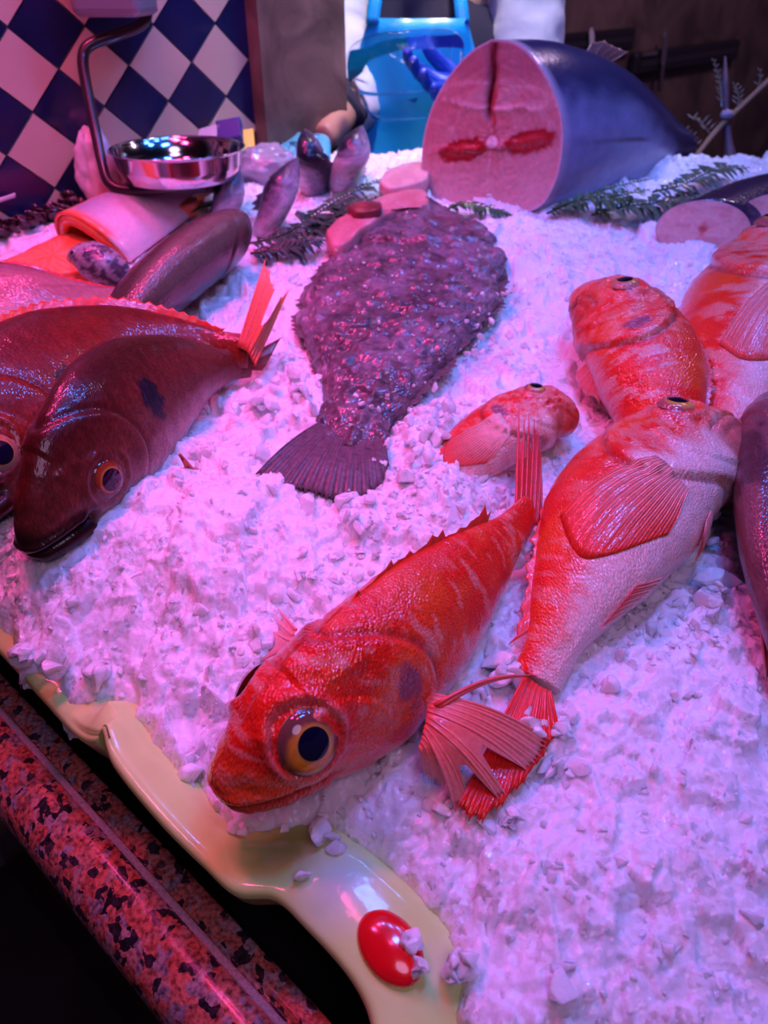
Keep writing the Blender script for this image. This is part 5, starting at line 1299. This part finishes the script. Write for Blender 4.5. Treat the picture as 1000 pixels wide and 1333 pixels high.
def hand(wrist, fdir, palm, mat, nm, curl, size=1., thumb=1):
    """wrist point, finger direction, palm normal; five fingers each with two bends"""
    f_ = nrm(fdir); p_ = nrm(palm - f_ * (np.asarray(palm) @ f_)); s_ = np.cross(f_, p_) * thumb
    V = [wrist, wrist + f_ * .045 * size]; E = [(0, 1)]; R = [(.024 * size, .017 * size), (.034 * size, .016 * size)]
    for i, (off, ln) in enumerate(((-.030, .060), (-.010, .074), (.011, .080), (.031, .072))):
        b0 = wrist + f_ * .082 * size + s_ * off * size; V.append(b0); E.append((1, len(V) - 1)); R.append(.0125 * size)
        d = f_
        for k in range(3):
            ang = curl * (.5 + .35 * k); d = nrm(f_ * math.cos(ang) + p_ * math.sin(ang) + s_ * off * 2)
            V.append(V[-1] + d * ln * size * (.46, .32, .26)[k]); E.append((len(V) - 2, len(V) - 1)); R.append((.0105, .0095, .008)[k] * size)
    V.append(wrist + f_ * .03 * size + s_ * .035 * size + p_ * .006); E.append((0, len(V) - 1)); R.append(.015 * size)
    for k in range(2):
        V.append(V[-1] + nrm(f_ * .75 + s_ * .45 + p_ * (.3 + .4 * k)) * .034 * size); E.append((len(V) - 2, len(V) - 1)); R.append((.0125, .0100)[k] * size)
    skinned(nm, V, E, R, mat, person, 2)
hand(wrR, haR - wrR, A(.2, -.55, .75), m_glove, 'blue_glove', .75, 1.05, 1)
hand(wrL + (haL - wrL) * .3, haL - wrL, A(0, -.4, -.9), m_teal, 'teal_glove', .5, 1.0, 1)

# clear tub in the gloved hand
m_tub, nt, b = newmat('clear_plastic')
for n_ in list(nt.nodes): nt.nodes.remove(n_)
o_ = N_(nt, 'ShaderNodeOutputMaterial'); mxs = N_(nt, 'ShaderNodeMixShader'); tr = N_(nt, 'ShaderNodeBsdfTransparent'); gl = N_(nt, 'ShaderNodeBsdfGlossy'); lw = N_(nt, 'ShaderNodeLayerWeight')
tr.inputs['Color'].default_value = (.975, .975, .985, 1); gl.inputs['Roughness'].default_value = .08; gl.inputs['Color'].default_value = (1, 1, 1, 1); lw.inputs['Blend'].default_value = .035
tcx = N_(nt, 'ShaderNodeTexCoord'); nz = N_(nt, 'ShaderNodeTexNoise'); nz.inputs['Scale'].default_value = 26; bpn = N_(nt, 'ShaderNodeBump'); bpn.inputs['Strength'].default_value = .5; bpn.inputs['Distance'].default_value = .01
nt.links.new(tcx.outputs['Object'], nz.inputs['Vector']); nt.links.new(nz.outputs['Fac'], bpn.inputs['Height']); nt.links.new(bpn.outputs['Normal'], gl.inputs['Normal'])
nt.links.new(lw.outputs['Fresnel'], mxs.inputs[0]); nt.links.new(tr.outputs[0], mxs.inputs[1]); nt.links.new(gl.outputs[0], mxs.inputs[2]); nt.links.new(mxs.outputs[0], o_.inputs['Surface'])
tc_ = D(528, 82, 1.33); ux = nrm(D(604, 62, 1.35) - D(452, 74, 1.33)); dn = nrm(D(540, 150, 1.30) - tc_); uy = nrm(np.cross(ux, dn)); dn = np.cross(uy, ux); dn = dn if dn[2] < 0 else -dn
a = np.linspace(0, 2 * PI, 56, endpoint=False)
def sq(a, e=.62): return np.stack([np.sign(np.cos(a)) * np.abs(np.cos(a)) ** e, np.sign(np.sin(a)) * np.abs(np.sin(a)) ** e], 1)
G = []
for r_, z_ in ((1.06, -.001), (1.06, .004), (1.0, .004), (.96, .02), (.88, .055), (.80, .078), (.6, .084), (.3, .084), (.02, .084), (.02, .0825), (.3, .0825), (.59, .0825), (.785, .0765), (.865, .054), (.945, .02), (.985, .002), (1.04, .0)):
    q = sq(a) * r_; G.append(tc_ + ux * q[:, :1] * .098 + uy * q[:, 1:] * .060 + dn * z_)
V, F = capped(np.array(G)); tag(mk('clear_tub', V, F, m_tub), 'clear empty plastic tub held in front of the blue apron', 'tub')
# ================================================================ camera and light
cam = bpy.data.cameras.new('camera'); co = bpy.data.objects.new('camera', cam); COL.objects.link(co); S.camera = co
co.location = tuple(CAM); co.rotation_euler = (math.radians(90 - 35), 0, 0)
cam.sensor_fit = 'VERTICAL'; cam.sensor_height = 36; cam.lens = 36 * 1000 / 1333.; cam.clip_start = .01
cam.dof.use_dof = True; cam.dof.focus_distance = .60; cam.dof.aperture_fstop = 7.0
S.view_settings.view_transform = 'Standard'; S.view_settings.look = 'None'; S.view_settings.exposure = 0.12; S.view_settings.gamma = 1.0
w = bpy.data.worlds.new('world'); S.world = w; w.use_nodes = True
w.node_tree.nodes['Background'].inputs[0].default_value = (.10, .05, .13, 1); w.node_tree.nodes['Background'].inputs[1].default_value = .30
def area(loc, to, size, col, e, name, shape='DISK', sy=None):
    l = bpy.data.lights.new(name, 'AREA'); l.energy = e; l.color = col; l.size = size; l.shape = shape
    if sy: l.size_y = sy
    o = bpy.data.objects.new(name, l); COL.objects.link(o); o.location = loc
    o.rotation_euler = (Vector(to) - Vector(loc)).to_track_quat('-Z', 'Y').to_euler()
    return o
MAG, VIO = (1.0, .07, .34), (.05, .22, 1.0)
# rows of small market lamps over the display: violet along the whole stall, magenta ones over the left half
for x, y, z in ((-.36, .60, 2.08), (-.20, .80, 2.12), (-.55, 1.00, 2.10), (-.34, 1.20, 2.12)):
    area((x, y, z), (x * .8, y, 1.1), .12, MAG, 1.22, 'magenta_lamp').data.spread = math.radians(105)
for x, y, z in ((-.05, 1.02, 2.40), (.22, .50, 2.30), (.30, .56, 2.25), (.22, .98, 2.30), (.55, 1.15, 2.35), (.62, .92, 2.30)):
    area((x, y, z), (x * .8, y, 1.1), .12, VIO, 2.5, 'violet_lamp')
area((.04, .36, 2.15), (.05, .44, 1.1), .12, MAG, .16, 'magenta_lamp').data.spread = math.radians(64)  # added magenta fill aimed at the big rockfish
area((1.3, 1.9, 2.7), (1.5, 2.9, 1.4), .4, (.75, .48, .78), 20, 'wall_fill')  # added wash, out of view, to brighten the slate wall
area((.30, -.40, 2.4), (.10, .45, 1.05), .6, (.60, .36, .70), 5.6, 'front_fill')  # added soft fill behind the camera for front fish and ice
area((.12, 1.42, 2.5), (.05, 1.78, 1.2), .15, (1.0, .88, .96), 2.2, 'keeper_fill').data.spread = math.radians(60)  # added fill, out of view, to brighten person and apron
S.cycles.use_denoising = True
S.cycles.sample_clamp_indirect = 3.0
S.cycles.max_bounces = 8; S.cycles.transparent_max_bounces = 16
